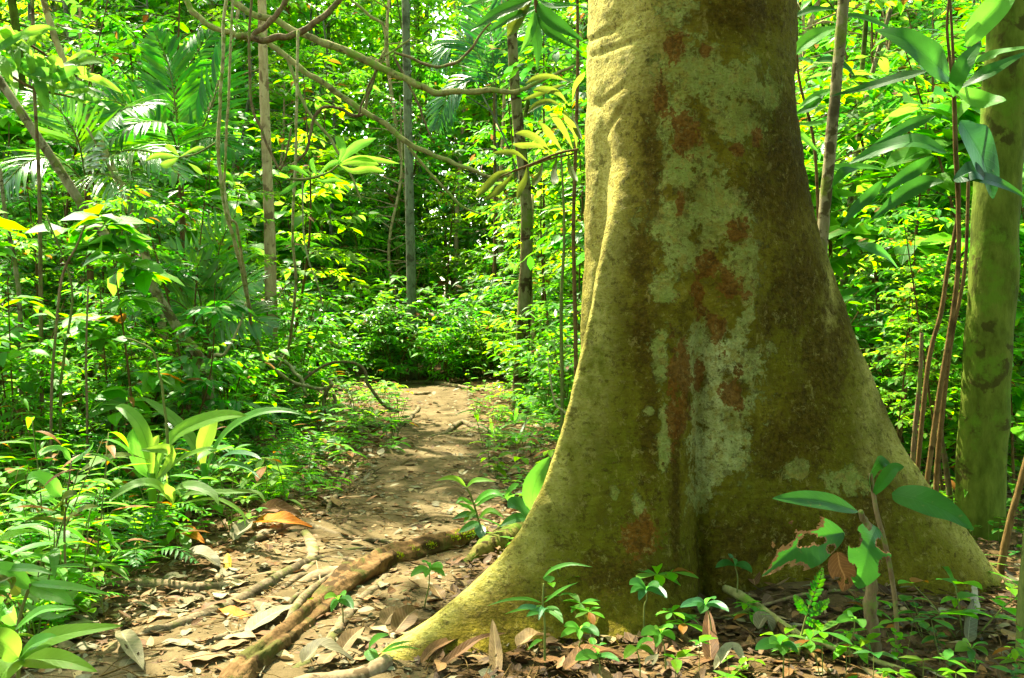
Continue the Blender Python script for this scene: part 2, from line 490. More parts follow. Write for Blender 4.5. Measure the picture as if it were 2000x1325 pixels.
def dirt_mat(name, cols, scale, bump=0.6):
    m, nt, out = new_mat(name); k = NT(nt)
    co = k.coord()
    a = k.noise(co, scale, 6, 0.65); b = k.noise(co, scale * 6, 6, 0.7); c_ = k.noise(co, scale * 0.25, 4, 0.5)
    vo = k.n('ShaderNodeTexVoronoi'); nt.links.new(k.coord((1, 1.6, 1)), vo.inputs['Vector']); vo.inputs['Scale'].default_value = scale * 5; vo.feature = 'F1'
    c = k.mix(k.ramp(a, 0.3, 0.7), c4(cols[0]), c4(cols[1]))
    c = k.mix(k.math('MULTIPLY', k.ramp(b, 0.5, 0.75), 0.7), c, c4(cols[2]))
    c = k.mix(k.math('MULTIPLY', k.ramp(c_, 0.5, 0.7), 0.5), c, c4(cols[3]))
    chips = k.math('MULTIPLY', k.math('SUBTRACT', 1.0, k.ramp(vo.outputs['Distance'], 0.2, 0.36)), k.ramp(k.noise(co, scale * 2.2, 3), 0.48, 0.6))
    c = k.mix(k.math('MULTIPLY', chips, 0.7), c, k.mix(0.5, c4(cols[3]), vo.outputs['Color'], 'MULTIPLY'))
    pb = k.n('ShaderNodeBsdfPrincipled'); nt.links.new(c, pb.inputs['Base Color'])
    pb.inputs['Roughness'].default_value = 0.9; pb.inputs['Specular IOR Level'].default_value = 0.03
    nt.links.new(k.bump(k.math('ADD', k.math('ADD', k.math('MULTIPLY', a, 1.5), b), chips), bump, 0.02), pb.inputs['Normal'])
    nt.links.new(pb.outputs[0], out.inputs[0])
    return m


M['soil'] = dirt_mat('forest soil', [(0.045, 0.028, 0.010), (0.085, 0.055, 0.022), (0.025, 0.015, 0.005), (0.12, 0.08, 0.035)], 6)
M['path'] = dirt_mat('packed path earth', [(0.056, 0.040, 0.017), (0.098, 0.071, 0.033), (0.027, 0.018, 0.007), (0.14, 0.104, 0.053)], 5, 0.5)


def litter_mat(name, c1, c2, c3, tf=0.15):
    m, nt, out = new_mat(name); k = NT(nt)
    geo = k.n('ShaderNodeNewGeometry'); rnd = geo.outputs['Random Per Island']; oi = k.n('ShaderNodeObjectInfo').outputs['Random']
    r = k.math('FRACT', k.math('ADD', k.math('MULTIPLY', rnd, 7.7), k.math('MULTIPLY', oi, 5.3)))
    uv = k.n('ShaderNodeUVMap').outputs[0]
    sep = k.n('ShaderNodeSeparateXYZ'); nt.links.new(uv, sep.inputs[0])
    v = k.math('ABSOLUTE', k.math('SUBTRACT', sep.outputs[1], 0.5))
    rib = k.math('SUBTRACT', 1.0, k.ramp(v, 0.01, 0.05))
    side = k.ramp(k.math('SINE', k.math('MULTIPLY', k.math('SUBTRACT', sep.outputs[0], k.math('MULTIPLY', v, 0.4)), 70.0)), 0.75, 1.0)
    n1 = k.noise(k.coord(), 24, 5, 0.65)
    c = k.mix(k.ramp(r, 0.1, 0.6), c4(c1), c4(c2))
    c = k.mix(k.ramp(r, 0.6, 0.95), c, c4(c3))
    c = k.mix(k.math('MULTIPLY', k.ramp(n1, 0.45, 0.7), 0.6), c, c4([x * 0.5 for x in c1]))
    c = k.mix(k.math('MULTIPLY', k.math('ADD', rib, k.math('MULTIPLY', side, 0.4)), 0.4), c, c4([min(1, x * 1.5) for x in c3]))
    pb = k.n('ShaderNodeBsdfPrincipled'); nt.links.new(c, pb.inputs['Base Color'])
    pb.inputs['Roughness'].default_value = 0.6; pb.inputs['Specular IOR Level'].default_value = 0.09
    nt.links.new(k.bump(k.math('ADD', k.math('SUBTRACT', n1, rib), side), 0.4, 0.004), pb.inputs['Normal'])
    tb = k.n('ShaderNodeBsdfTranslucent'); nt.links.new(c, tb.inputs[0])
    mx = k.n('ShaderNodeMixShader'); mx.inputs[0].default_value = tf
    nt.links.new(pb.outputs[0], mx.inputs[1]); nt.links.new(tb.outputs[0], mx.inputs[2])
    nt.links.new(mx.outputs[0], out.inputs[0])
    return m


M['dead'] = litter_mat('fallen leaf tan', (0.095, 0.056, 0.020), (0.165, 0.108, 0.044), (0.25, 0.185, 0.085))
M['dead_brown'] = litter_mat('fallen leaf brown', (0.06, 0.028, 0.008), (0.125, 0.062, 0.020), (0.20, 0.11, 0.04))
M['dead_grey'] = litter_mat('fallen leaf grey', (0.09, 0.078, 0.036), (0.145, 0.128, 0.066), (0.21, 0.19, 0.11))
M['dead_shaded'] = litter_mat('fallen leaf shaded', (0.030, 0.016, 0.006), (0.060, 0.034, 0.013), (0.11, 0.066, 0.028), tf=0.08)  # darkened litter colour, shade painted in right of the path
M['dead_orange'] = litter_mat('fallen leaf orange', (0.42, 0.13, 0.012), (0.55, 0.19, 0.015), (0.62, 0.28, 0.03), tf=0.4)
M['dead_yellow'] = litter_mat('fallen leaf yellow', (0.50, 0.30, 0.03), (0.60, 0.38, 0.04), (0.62, 0.42, 0.05), tf=0.4)

exec_sections = True
# ------------------------------------------------------------------ world and sun
world = bpy.data.worlds.new('World'); scene.world = world; world.use_nodes = True
wn = world.node_tree
bg = wn.nodes['Background']
sky = wn.nodes.new('ShaderNodeTexSky'); sky.sky_type = 'NISHITA'; sky.sun_disc = False
sky.sun_elevation = SUN_EL; sky.sun_rotation = SUN_AZ
sky.air_density = 1.0; sky.dust_density = 2.5; sky.ozone_density = 0.6
warm = wn.nodes.new('ShaderNodeMix'); warm.data_type = 'RGBA'; warm.blend_type = 'MULTIPLY'
warm.inputs[0].default_value = 1.0; warm.inputs[7].default_value = (1.0, 0.97, 0.76, 1)   # light filtered by the leaves all around
wn.links.new(sky.outputs[0], warm.inputs[6]); wn.links.new(warm.outputs[2], bg.inputs[0]); bg.inputs[1].default_value = 0.15
sun_d = bpy.data.lights.new('sun', 'SUN'); sun_d.energy = 4.2; sun_d.angle = R(0.55); sun_d.color = (1.0, 0.94, 0.74)
sun = bpy.data.objects.new('sun', sun_d); COL.objects.link(sun)
sun.rotation_euler = Vector(S).to_track_quat('Z', 'Y').to_euler(); sun.location = Vector(S) * 40
vs = scene.view_settings
vs.view_transform = 'Standard'; vs.look = 'None'; vs.gamma = 1.0; vs.use_curve_mapping = False
vs.exposure = 3.15
cy = scene.cycles
cy.max_bounces = 7; cy.diffuse_bounces = 4; cy.transmission_bounces = 4; cy.glossy_bounces = 2; cy.transparent_max_bounces = 4
cy.use_denoising = True
cy.caustics_reflective = False; cy.caustics_refractive = False
cy.sample_clamp_indirect = 6.0

# points that the sun reaches through gaps in the canopy: (point, radius)
SUNNY = []
for sx, sy, Y, r in [(815, 778, 13.0, 0.75), (700, 735, 12.0, 0.9), (600, 740, 11.0, 0.7), (390, 845, 4.3, 0.30), (310, 880, 4.2, 0.2), (610, 1090, 3.9, 0.32),
                     (560, 1180, 3.5, 0.25), (470, 1290, 3.0, 0.22), (650, 1260, 3.1, 0.12), (760, 1055, 4.6, 0.12), (850, 885, 7.6, 0.2), (930, 830, 9.5, 0.25),
                     (730, 310, 6.2, 0.35), (30, 120, 5.0, 0.6), (160, 160, 5.4, 0.5), (90, 1270, 2.1, 0.25), (520, 880, 5.2, 0.16), (530, 1010, 4.5, 0.12), (900, 940, 4.9, 0.15),
                     (1090, 300, 5.2, 0.3), (330, 600, 6.5, 0.4), (120, 700, 6, 0.4), (1060, 930, 4.4, 0.2), (1270, 1290, 2.9, 0.12), (250, 1020, 4.0, 0.2),
                     (1720, 780, 6.5, 0.5), (100, 560, 5.0, 0.35), (450, 480, 8.0, 0.5), (640, 620, 10, 0.5), (1100, 620, 10, 0.6), (900, 640, 14, 0.8), (180, 860, 4.6, 0.2),
                     (1720, 420, 8.0, 0.8), (1780, 250, 9.0, 0.9), (1700, 600, 7.5, 0.7), (1900, 650, 7.0, 0.6), (1650, 150, 9.0, 0.8), (1820, 780, 6.5, 0.5), (760, 620, 15.4, 1.0), (950, 580, 15.4, 1.0), (600, 560, 15.0, 0.9), (650, 640, 13.5, 0.6), (1060, 480, 11, 0.6), (250, 480, 7.5, 0.5), (330, 720, 6.0, 0.4), (60, 420, 6.0, 0.5), (560, 560, 11, 0.5), (120, 950, 3.8, 0.25)]:
    SUNNY.append((np.array(P(sx, sy, Y)), r))
KEY = SUNNY[:11] + SUNNY[12:16] + SUNNY[20:22] + [SUNNY[24], SUNNY[31]] + SUNNY[22:23] + [s for s in SUNNY if s[0][1] > 13.2]


def sun_gap(p, extra=0.0, spots=None):
    """True for points that would stand in the way of light falling on the sunny spots"""
    p = np.asarray(p, float).reshape(-1, 3)
    hit = np.zeros(len(p), bool)
    for q, r in (spots or SUNNY):
        d = p - q
        t = d @ S
        perp = np.linalg.norm(d - t[:, None] * S, axis=1)
        hit |= (t > 0.5) & (perp < r + extra)
    return hit

# ------------------------------------------------------------------ ground and path
def axis(segs):
    out = []
    for a, b, n in segs: out += list(np.linspace(a, b, n, endpoint=False))
    return np.array(out + [segs[-1][1]])


gx = axis([(-160, -30, 14), (-30, -8, 30), (-8, -3, 60), (-3, 3, 150), (3, 8, 60), (8, 30, 30), (30, 160, 14)])
gy = axis([(-60, -4, 14), (-4, 1.5, 30), (1.5, 8, 170), (8, 18, 120), (18, 40, 40), (40, 220, 20)])
X, Y = np.meshgrid(gx, gy)
micro = np.array([0.012 * mnoise.noise(Vector((x * 3, y * 3, 0))) + 0.006 * mnoise.noise(Vector((x * 9, y * 9, 4))) for x, y in zip(X.ravel(), Y.ravel())])
near = (np.abs(X.ravel()) < 9) & (Y.ravel() < 20) & (Y.ravel() > 1)
Z = height(X, Y).ravel() + np.where(near, micro, 0)
nx, ny = len(gx), len(gy)
idx = np.arange(nx * ny).reshape(ny, nx)
quads = np.stack([idx[:-1, :-1], idx[:-1, 1:], idx[1:, 1:], idx[1:, :-1]], -1).reshape(-1, 4)
mb = MB(); mb.add(np.stack([X.ravel(), Y.ravel(), Z], -1), quads, None, np.stack([X.ravel(), Y.ravel()], -1))
ground = mb.build('ground', M['soil']); tag(ground, 'brown forest soil covered with dead leaves and small plants', 'ground', kind='structure')

py = axis([(-2, 2, 20), (2, 9, 190), (9, 17.5, 130)])
ps = np.linspace(-1, 1, 45)
PV = []
for y in py:
    wl = 1 + 0.25 * mnoise.noise(Vector((0, y * 1.6, 3))) + 0.14 * mnoise.noise(Vector((0, y * 6, 9)))
    wr = 1 + 0.25 * mnoise.noise(Vector((5, y * 1.6, 3))) + 0.14 * mnoise.noise(Vector((5, y * 6, 9)))
    for s in ps:
        x = float(path_x(y)) + s * float(path_w(y)) * (wl if s < 0 else wr)
        e = 1 - abs(s)
        z = gz(x, y) + 0.012 * mnoise.noise(Vector((x * 3, y * 3, 0))) + 0.006 * mnoise.noise(Vector((x * 9, y * 9, 4)))
        z += 0.004 + max(0, 0.009 + 0.012 * mnoise.noise(Vector((x * 7, y * 7, 5))) + 0.009 * mnoise.noise(Vector((x * 16, y * 16, 1)))) * min(1, e * 5) if e > 0.01 else -0.02
        PV.append((x, y, z))
idx = np.arange(len(py) * len(ps)).reshape(len(py), len(ps))
quads = np.stack([idx[:-1, :-1], idx[:-1, 1:], idx[1:, 1:], idx[1:, :-1]], -1).reshape(-1, 4)
mb = MB(); mb.add(PV, quads); path = mb.build('path', M['path'])
tag(path, 'trodden tan earth footpath running into the forest', 'path', kind='structure')

# ------------------------------------------------------------------ the big buttressed tree
TX, TY = TREE


def ridge_table(deg, pts):
    """radius of a buttress ridge at each height, from the outline it draws"""
    c, s = math.cos(R(deg)), math.sin(R(deg))
    out = []
    for sx, sy in pts:
        t = (sx - 1000) / F
        r = (TX - t * TY) / (t * s - c)
        yy = TY + r * s
        out.append((CAM_H - (sy - 620) / F * yy, r))
    out.sort()
    return np.array(out)


L1 = ridge_table(223, [(1300, 40), (1238, 200), (1222, 300), (1196, 420), (1180, 500), (1152, 640), (1138, 700), (1118, 780), (1088, 880), (1058, 960), (1020, 1038), (970, 1106), (900, 1172), (830, 1232), (745, 1290), (690, 1330)])
R1 = ridge_table(-7, [(1545, 0), (1548, 150), (1560, 280), (1580, 380), (1603, 470), (1640, 580), (1680, 680), (1722, 770), (1772, 880), (1828, 960), (1888, 1030), (1942, 1100), (1985, 1150), (2010, 1175)])


def base_r(z):
    return 0.405 - 0.012 * np.clip(z - 1.5, 0, 8) * 0.35 + 0.02 * np.exp(-np.clip(z, -0.3, 9) / 0.4)


def ang(a): return (a + 180) % 360 - 180


def trunk_r(deg, z):
    """outline of the trunk in plan: deg array, z scalar"""
    b = float(base_r(z))
    a1 = max(0.0, float(np.interp(z, L1[:, 0], L1[:, 1])) - b)
    a2 = max(0.0, float(np.interp(z, R1[:, 0], R1[:, 1])) - b)
    if z > R1[-1, 0]: a2 = 0.0
    if z > L1[-1, 0]: a1 = 0.0
    zz = max(z, -0.1)
    d = ang(deg - 223)
    g1 = np.where(d < 0, np.exp(-np.abs(d / (13 + 6 * math.exp(-zz / 0.25))) ** 1.5), np.exp(-np.abs(d / 19) ** 1.15))
    d2 = ang(deg + 7)
    g2 = np.where(d2 < 0, np.exp(-np.abs(d2 / 25) ** 1.25), np.exp(-np.abs(d2 / 17) ** 1.5))
    r = b + a1 * g1 + a2 * g2
    r = r + 0.42 * math.exp(-zz / 0.20) * np.exp(-np.abs(ang(deg - 164) / 13) ** 1.6)
    r = r + 0.035 * math.exp(-abs(zz - 0.9) / 1.2) * np.exp(-np.abs(ang(deg - 185) / 16) ** 2)
    r = r + 0.40 * math.exp(-zz / 0.35) * np.exp(-np.abs(ang(deg - 75) / 16) ** 1.6)
    r = r + 0.25 * math.exp(-zz / 0.25) * np.exp(-np.abs(ang(deg - 120) / 12) ** 1.6)
    # rounded foot to the left of the fold, the fold itself, and the broad face right of it
    r = r + (0.05 + 0.13 * math.exp(-zz / 0.20)) * np.exp(-np.abs(ang(deg - 249) / 11) ** 2) * min(1, max(0, (1.7 - zz) / 0.8))
    fd = (0.045 + 0.075 * math.exp(-zz / 0.4)) * min(1.0, max(0.0, (1.6 - zz) / 0.9))
    r = r - fd * np.exp(-np.abs(ang(deg - 264.5 - 2.5 * math.exp(-zz / 0.12)) / 4.5) ** 1.5)
    r = r - 0.03 * math.exp(-zz / 0.6) * np.exp(-np.abs(ang(deg - 300) / 18) ** 2)
    r = r - (0.03 + 0.03 * math.exp(-abs(zz - 0.8) / 0.6)) * np.exp(-np.abs(ang(deg - 205) / 7) ** 2) * min(1, max(0, (2.2 - zz)))
    r = r + 0.02 * np.exp(-np.abs(ang(deg - 288) / 9) ** 2) * min(1, max(0, zz - 0.3))
    return r


NTH = 640
deg = np.arange(NTH) * 360.0 / NTH
zs = np.concatenate([np.linspace(-0.35, 0.6, 150, endpoint=False), np.linspace(0.6, 2.6, 190, endpoint=False), np.linspace(2.6, 9.5, 60)])
TV = []
for z in zs:
    r = trunk_r(deg, z)
    lean = 0.0
    x = TX + r * np.cos(np.radians(deg)) + lean; y = TY + r * np.sin(np.radians(deg))
    TV.append(np.stack([x, y, np.full(NTH, z)], -1))
TV = np.concatenate(TV)
cen = np.stack([np.full(len(TV), TX), np.full(len(TV), TY), TV[:, 2]], -1)
dirs = norm(TV - cen)
bumpv = np.zeros(len(TV))
for i, p in enumerate(TV):
    if p[2] < 3.2:
        v = Vector(p)
        bumpv[i] = 0.014 * mnoise.noise(v * 3.0) + 0.008 * mnoise.noise(Vector((p[0] * 9, p[1] * 9, p[2] * 5))) + 0.0035 * mnoise.noise(Vector((p[0] * 11, p[1] * 11, p[2] * 16))) + 0.0026 * mnoise.noise(Vector((p[0] * 22, p[1] * 22, p[2] * 34)))
# two scars and a few knots on the upper left, wrinkles below them
SCR = np.array([screen(p) for p in TV])
front = (dirs[:, 1] < 0.35)


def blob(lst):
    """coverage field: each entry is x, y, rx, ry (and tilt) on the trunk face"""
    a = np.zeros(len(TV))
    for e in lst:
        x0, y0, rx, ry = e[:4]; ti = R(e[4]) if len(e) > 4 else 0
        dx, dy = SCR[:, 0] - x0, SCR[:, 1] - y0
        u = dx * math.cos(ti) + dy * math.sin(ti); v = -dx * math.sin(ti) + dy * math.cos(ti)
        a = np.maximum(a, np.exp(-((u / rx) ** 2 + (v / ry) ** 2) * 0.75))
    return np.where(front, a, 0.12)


SC = [(1185, 62, 60, 5, -28), (1215, 88, 55, 4, -20), (1190, 190, 34, 4, -35), (1210, 225, 26, 4, -55), (1165, 205, 12, 12, 0), (1282, 110, 10, 22, 20)]
bumpv -= 0.014 * np.where(front, blob(SC), 0)
kr = np.random.default_rng(31)
for _ in range(70):                              # knots, pits and old twig scars
    a0 = R(kr.uniform(185, 352)); z0 = kr.uniform(.05, 2.4)
    j = int(np.argmin(np.abs(zs - z0))); p0 = TV[j * NTH + int(math.degrees(a0) / 360 * NTH)]
    rad0 = kr.uniform(.008, .03); amp = kr.choice([-1, 1, 1]) * rad0 * kr.uniform(.18, .4)
    d2 = np.linalg.norm((TV - p0) * [1, 1, kr.uniform(.7, 1.6)], axis=1) / rad0
    bumpv += amp * np.exp(-d2 ** 2) * (1 - .9 * np.exp(-(d2 / .45) ** 2) * (amp > 0))
TV[:, :3] += dirs * bumpv[:, None]
nz = len(zs)
idx = np.arange(nz * NTH).reshape(nz, NTH)
nxt = np.roll(idx, -1, axis=1)
quads = np.stack([idx[:-1], nxt[:-1], nxt[1:], idx[1:]], -1).reshape(-1, 4)
tree = empty('buttressed_tree', (0, 0, 0))
tag(tree, 'huge buttressed tree with lichen blotched olive trunk standing beside the footpath', 'tree')
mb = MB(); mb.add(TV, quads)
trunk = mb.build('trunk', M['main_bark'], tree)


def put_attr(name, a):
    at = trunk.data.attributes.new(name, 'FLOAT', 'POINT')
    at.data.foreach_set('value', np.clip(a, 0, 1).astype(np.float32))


put_attr('lichen', blob([(1325, 20, 38, 55), (1350, 140, 70, 70), (1330, 235, 42, 34), (1425, 170, 70, 55), (1500, 180, 26, 34), (1440, 240, 60, 50), (1310, 240, 30, 50), (1345, 330, 62, 60),
                         (1390, 410, 75, 90), (1310, 440, 60, 50), (1445, 520, 40, 70), (1330, 490, 50, 50), (1295, 560, 24, 34), (1455, 625, 20, 28), (1395, 685, 80, 52), (1455, 715, 46, 46), (1350, 720, 40, 60),
                         (1405, 790, 62, 90), (1385, 880, 46, 80), (1290, 700, 18, 62), (1300, 850, 15, 70), (1370, 970, 30, 34), (1245, 990, 16, 28), (1268, 805, 12, 14), (1430, 880, 34, 60), (1660, 940, 40, 30), (1560, 915, 34, 24),
                         (1200, 965, 12, 16), (1480, 690, 30, 20)]) * 0.86)
put_attr('bright', blob([(1395, 700, 70, 60), (1400, 800, 60, 90), (1385, 890, 46, 70), (1345, 720, 30, 50)]))
put_attr('rust', blob([(1340, 258, 34, 52), (1320, 90, 24, 40), (1330, 392, 11, 32), (1386, 520, 26, 30), (1362, 570, 14, 40), (1425, 560, 34, 36), (1440, 455, 20, 30), (1335, 745, 16, 100), (1432, 765, 24, 36), (1365, 735, 14, 40),
                       (1375, 100, 16, 20), (1440, 290, 16, 14), (1478, 270, 12, 20), (1400, 650, 20, 40), (1315, 780, 14, 120), (1292, 190, 14, 50), (1250, 1050, 40, 50)]) * 0.85)
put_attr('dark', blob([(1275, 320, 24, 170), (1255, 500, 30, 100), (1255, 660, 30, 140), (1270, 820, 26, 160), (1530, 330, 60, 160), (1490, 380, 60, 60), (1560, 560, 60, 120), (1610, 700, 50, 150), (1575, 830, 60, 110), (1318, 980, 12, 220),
                       (1500, 1050, 140, 60), (1650, 1080, 90, 70), (1240, 1120, 80, 50), (1420, 1100, 80, 70), (1700, 1000, 50, 80), (1450, 30, 90, 50), (1500, 620, 30, 50), (1460, 840, 20, 14), (1320, 860, 10, 120), (1180, 1120, 60, 50), (1525, 880, 60, 70)]) * 0.76)  # dark brown patches, plus shade painted into the fold and lower face
put_attr('algae', blob([(1560, 640, 120, 160), (1650, 800, 120, 200), (1530, 1000, 200, 140), (1200, 900, 160, 260), (1130, 1050, 120, 120), (1330, 1080, 160, 110), (1800, 1000, 140, 120), (1160, 700, 60, 200), (1500, 200, 80, 200)]))
put_attr('pale', blob([(1165, 120, 60, 200), (1175, 330, 34, 220), (1160, 560, 14, 160), (1165, 640, 26, 160), (1130, 780, 30, 120), (1085, 900, 28, 110), (1035, 1030, 28, 70), (950, 1125, 80, 26, -40), (820, 1230, 110, 22, -38), (1620, 540, 10, 120), (1700, 740, 22, 160),
                       (1790, 915, 30, 120, -38), (1900, 1060, 110, 24, 44), (1215, 60, 60, 120)]) * 0.85)  # pale ridge edges: side light painted into the bark colour
put_attr('lines', blob([(1160, 640, 60, 320), (1100, 880, 90, 220), (990, 1090, 160, 110), (1690, 740, 80, 300), (1860, 1020, 160, 90, 40), (1220, 560, 50, 300)]))

# root ends that run on over the ground from the two front buttresses, and a few behind
for a, r0, pts, rad in [(223, 0, [P(760, 1288, 2.93), P(700, 1327, 2.86), (-0.62, 2.7, 0.02), (-0.95, 2.5, -0.10)], (0.02, 0.034, 0.036, 0.02))]:
    mb = MB(); tube(mb, spline(pts, 8), rad, 14, lump=0.12, groove=0.1, seed=3); mb.build('root', M['root_pale'], tree)
for pts, rad in [([P(1890, 1090, 3.9), P(1960, 1150, 3.87), (2.2, 3.83, -0.01), (2.7, 3.75, -0.12)], (0.04, 0.05, 0.03)),
                 ([(TX + .2, TY + .75, .12), (TX + .5, TY + 1.4, .04), (TX + .6, TY + 2.2, -.06)], (0.08, 0.05, 0.02))]:
    mb = MB(); tube(mb, spline(pts, 8), rad, 14, lump=0.12, groove=0.1, seed=5); mb.build('root', M['root_grey'], tree)

# ------------------------------------------------------------------ overhead crowns
def rand_dirs(n, rng, up=0.0):
    d = rng.normal(size=(n, 3)); d[:, 2] += up
    return norm(d)


def crown_points(c, rad, nclump, nper, rng, spread):
    """leaf positions gathered in clumps through an ellipsoid"""
    c = np.array(c); rad = np.array(rad)
    q = rng.normal(size=(nclump, 3)); q = norm(q) * (rng.random((nclump, 1)) ** 0.45)
    cl = c + q * rad
    pts = np.repeat(cl, nper, 0) + np.clip(rng.normal(size=(nclump * nper, 3)), -1.7, 1.7) * spread
    out = norm(np.repeat(q, nper, 0) + rng.normal(size=(nclump * nper, 3)) * 0.8)
    return cl, pts, out


def crown(mb, c, rad, nclump, nper, rng, L=0.2, Wf=0.4, spread=0.45, shape='ovate', lod=0, cull=True, mat=0, limbs=None, trunk_top=None, limb_mat=1, yclip=None):
    cl, pts, out = crown_points(c, rad, nclump, nper, rng, spread)
    if cull:
        keep = ~sun_gap(pts, 0.1)
        pts, out = pts[keep], out[keep]
    n = len(pts)
    up = norm(np.stack([rng.normal(size=n) * 0.5, rng.normal(size=n) * 0.5, np.ones(n)], -1))
    d = out.copy(); d[:, 2] = d[:, 2] * 0.4 - 0.15
    Ls = L * rng.uniform(0.6, 1.3, n)
    leaves(mb, pts, d, up, Ls, Ls * Wf, shape, lod, 0.25, mat)
    return cl


def make_tree(name, label, base, pts, radii, bark, crown_list, leafm, group=None, seed=1, sides=14, L=0.2, shape='ovate', limb_n=9):
    """tapering trunk through pts, limbs to the clumps of the crown, crown of leaf clumps"""
    rng = np.random.default_rng(seed)
    root = empty(name, base)
    tag(root, label, 'tree', group)
    off = Vector(base)
    sp = spline([Vector(p) - off for p in pts], 10)
    mb = MB(); tube(mb, sp, radii, sides, lump=0.10, seed=seed)
    cm = MB()
    for (c, rad, nc, npr) in crown_list:
        cl = crown(cm, c, rad, nc, npr, rng, L=L, shape=shape)
        a = Vector(c)
        start = min(pts, key=lambda q: (Vector(q) - a).length)
        start = Vector(start)
        for t in cl[:limb_n]:
            t = Vector(t)
            mid = start.lerp(t, 0.5) + Vector((rng.normal() * .2, rng.normal() * .2, 0.3))
            lp = spline([start - off, mid - off, t - off], 6)
            if not sun_gap([tuple(start.lerp(t, f)) for f in (0.3, 0.6, 0.9)], 0.0).any():
                tube(mb, lp, (radii[-1] * 0.7, 0.012), 6, lump=0.05, seed=seed)
    t = mb.build('trunk', bark, root)
    if cm.n:
        V = cm.v
        for i in range(len(V)): V[i] = V[i] - np.array(off)
        cm.build('crown', leafm, root)
    return root


# crown of the big tree itself (all of it above the picture)
rng = np.random.default_rng(11)
mb = MB(); lm = MB()
for k, (c, rad, nc) in enumerate([((0.2, 4.8, 10.5), (3.4, 3.2, 1.6), 60), ((1.8, 3.2, 11.5), (3.0, 2.6, 1.6), 34)]):
    cl = crown(mb, c, rad, nc, 45, rng, L=0.24, spread=0.55)
    for t in cl[:10]:
        tube(lm, spline([(TX, TY, 9.3), ((TX + t[0]) / 2, (TY + t[1]) / 2, 9.9), tuple(t)], 6), (0.14, 0.02), 8, lump=0.06)
lm.build('limb', M['trunk_olive'], tree)
mb.build('crown', M['leaf'], tree)

# ------------------------------------------------------------------ trees one can tell apart
def base_of(p): return (p[0], p[1], gz(p[0], p[1]))


def px_tree(name, label, pix, Y, widths, bark, crowns, leafm=None, seed=1, extra=(), **kw):
    pts = [P(x, y, Y if not isinstance(Y, (list, tuple)) else Y[i]) for i, (x, y) in enumerate(pix)]
    b = base_of(pts[0]); pts[0] = Vector((pts[0].x, pts[0].y, b[2] - 0.15))
    pts += [Vector(e) for e in extra]
    return make_tree(name, label, b, pts, widths, bark, crowns, leafm or M['leaf'], seed=seed, **kw)


def wpx(px, Y): return px * Y / F / 2


px_tree('pale_barked_tree', 'pale green barked tree with dark blotches standing at the right edge behind the buttress', [(1908, 1085), (1925, 800), (1938, 560), (1947, 400), (1962, 200), (1975, 0)], 4.75,
        (wpx(94, 4.75), wpx(88, 4.75), wpx(84, 4.75), wpx(74, 4.75)), None or M['trunk_olive'], [((3.4, 5.6, 9.5), (2.6, 2.4, 1.5), 40, 40)], seed=21, extra=[(2.55, 4.85, 5.5), (2.8, 5.1, 8.8)], sides=28)
px_tree('mossy_tree', 'slim mossy tree with dark lower trunk beyond the far right side of the path', [(1012, 730), (1026, 560), (1028, 400), (1012, 240), (1000, 60)], 11.0,
        (wpx(32, 11), wpx(25, 11), wpx(22, 11), wpx(20, 11), wpx(16, 11)), M['trunk_mottled'], [((-0.2, 11.6, 8.6), (2.6, 2.2, 1.6), 34, 42)], seed=22, extra=[(-0.05, 11.2, 6.8)])
px_tree('tan_tree', 'thin tan trunked tree rising behind the hanging vines', [(532, 640), (527, 480), (522, 330), (516, 180), (512, 0)], 10.0,
        (wpx(26, 10), wpx(20, 10), wpx(18, 10), wpx(16, 10)), M['trunk_tan'], [((-2.7, 10.6, 7.8), (2.6, 2.2, 1.6), 34, 42), ((-4.3, 12.2, 10.2), (3.0, 2.6, 1.4), 58, 42)], seed=23, extra=[(-2.55, 10.2, 6.5)])  # outlying second crown is unseen, added to shade the near path
px_tree('grey_tree', 'slender grey trunked tree far behind the arching mossy branch', [(806, 640), (802, 480), (798, 300), (795, 150), (792, 0)], 16.0,
        (wpx(20, 16), wpx(17, 16), wpx(16, 16), wpx(13, 16)), M['trunk_grey'], [((-1.8, 16.8, 10.5), (2.6, 2.4, 2.0), 34, 36)], seed=24, extra=[(-1.75, 16.3, 8.5)])
px_tree('tan_tree', 'pale tan tree pressed close behind the right side of the huge trunk', [(1528, 700), (1532, 420), (1534, 200), (1538, 0)], 5.4,
        (wpx(30, 5.4), wpx(28, 5.4), wpx(26, 5.4)), M['trunk_tan'], [((1.6, 6.0, 8.2), (2.0, 2.0, 1.3), 24, 36)], seed=25, extra=[(1.55, 5.5, 6.5)])

lean = make_tree('leaning_tree', 'thin pale tree leaning left out of the undergrowth with crooked dark foot', base_of(P(404, 800, 6.5)),
                 [P(404, 800, 6.5), P(406, 740, 6.5), P(384, 690, 6.5), P(356, 655, 6.5), P(322, 600, 6.5), P(290, 550, 6.5), P(262, 522, 6.5), P(185, 435, 6.5), P(105, 315, 6.5), P(45, 225, 6.5), P(-60, 60, 6.6), P(-150, -150, 6.8), P(-180, -500, 7.0)],
                 (wpx(23, 6.5), wpx(19, 6.5), wpx(17, 6.5), wpx(18, 6.5), wpx(16, 6.5), wpx(13, 6.5)), M['trunk_pole'], [((-4.4, 7.2, 6.6), (2.0, 1.8, 1.2), 24, 40)], M['leaf'], seed=26)
make_tree('leaning_tree', 'short bare leaning pole right of the pale leaning tree', base_of(P(330, 700, 7.6)), [P(330, 700, 7.6), P(285, 500, 7.6), P(240, 375, 7.6), P(200, 290, 7.6), P(150, 180, 7.6), P(90, 20, 7.6), P(40, -200, 7.6)],
          (wpx(16, 7.6), wpx(15, 7.6), wpx(10, 7.6)), M['trunk_lean'], [((-4.6, 7.9, 4.6), (1.1, 1.0, 0.8), 10, 30)], M['leaf'], seed=27, limb_n=3)

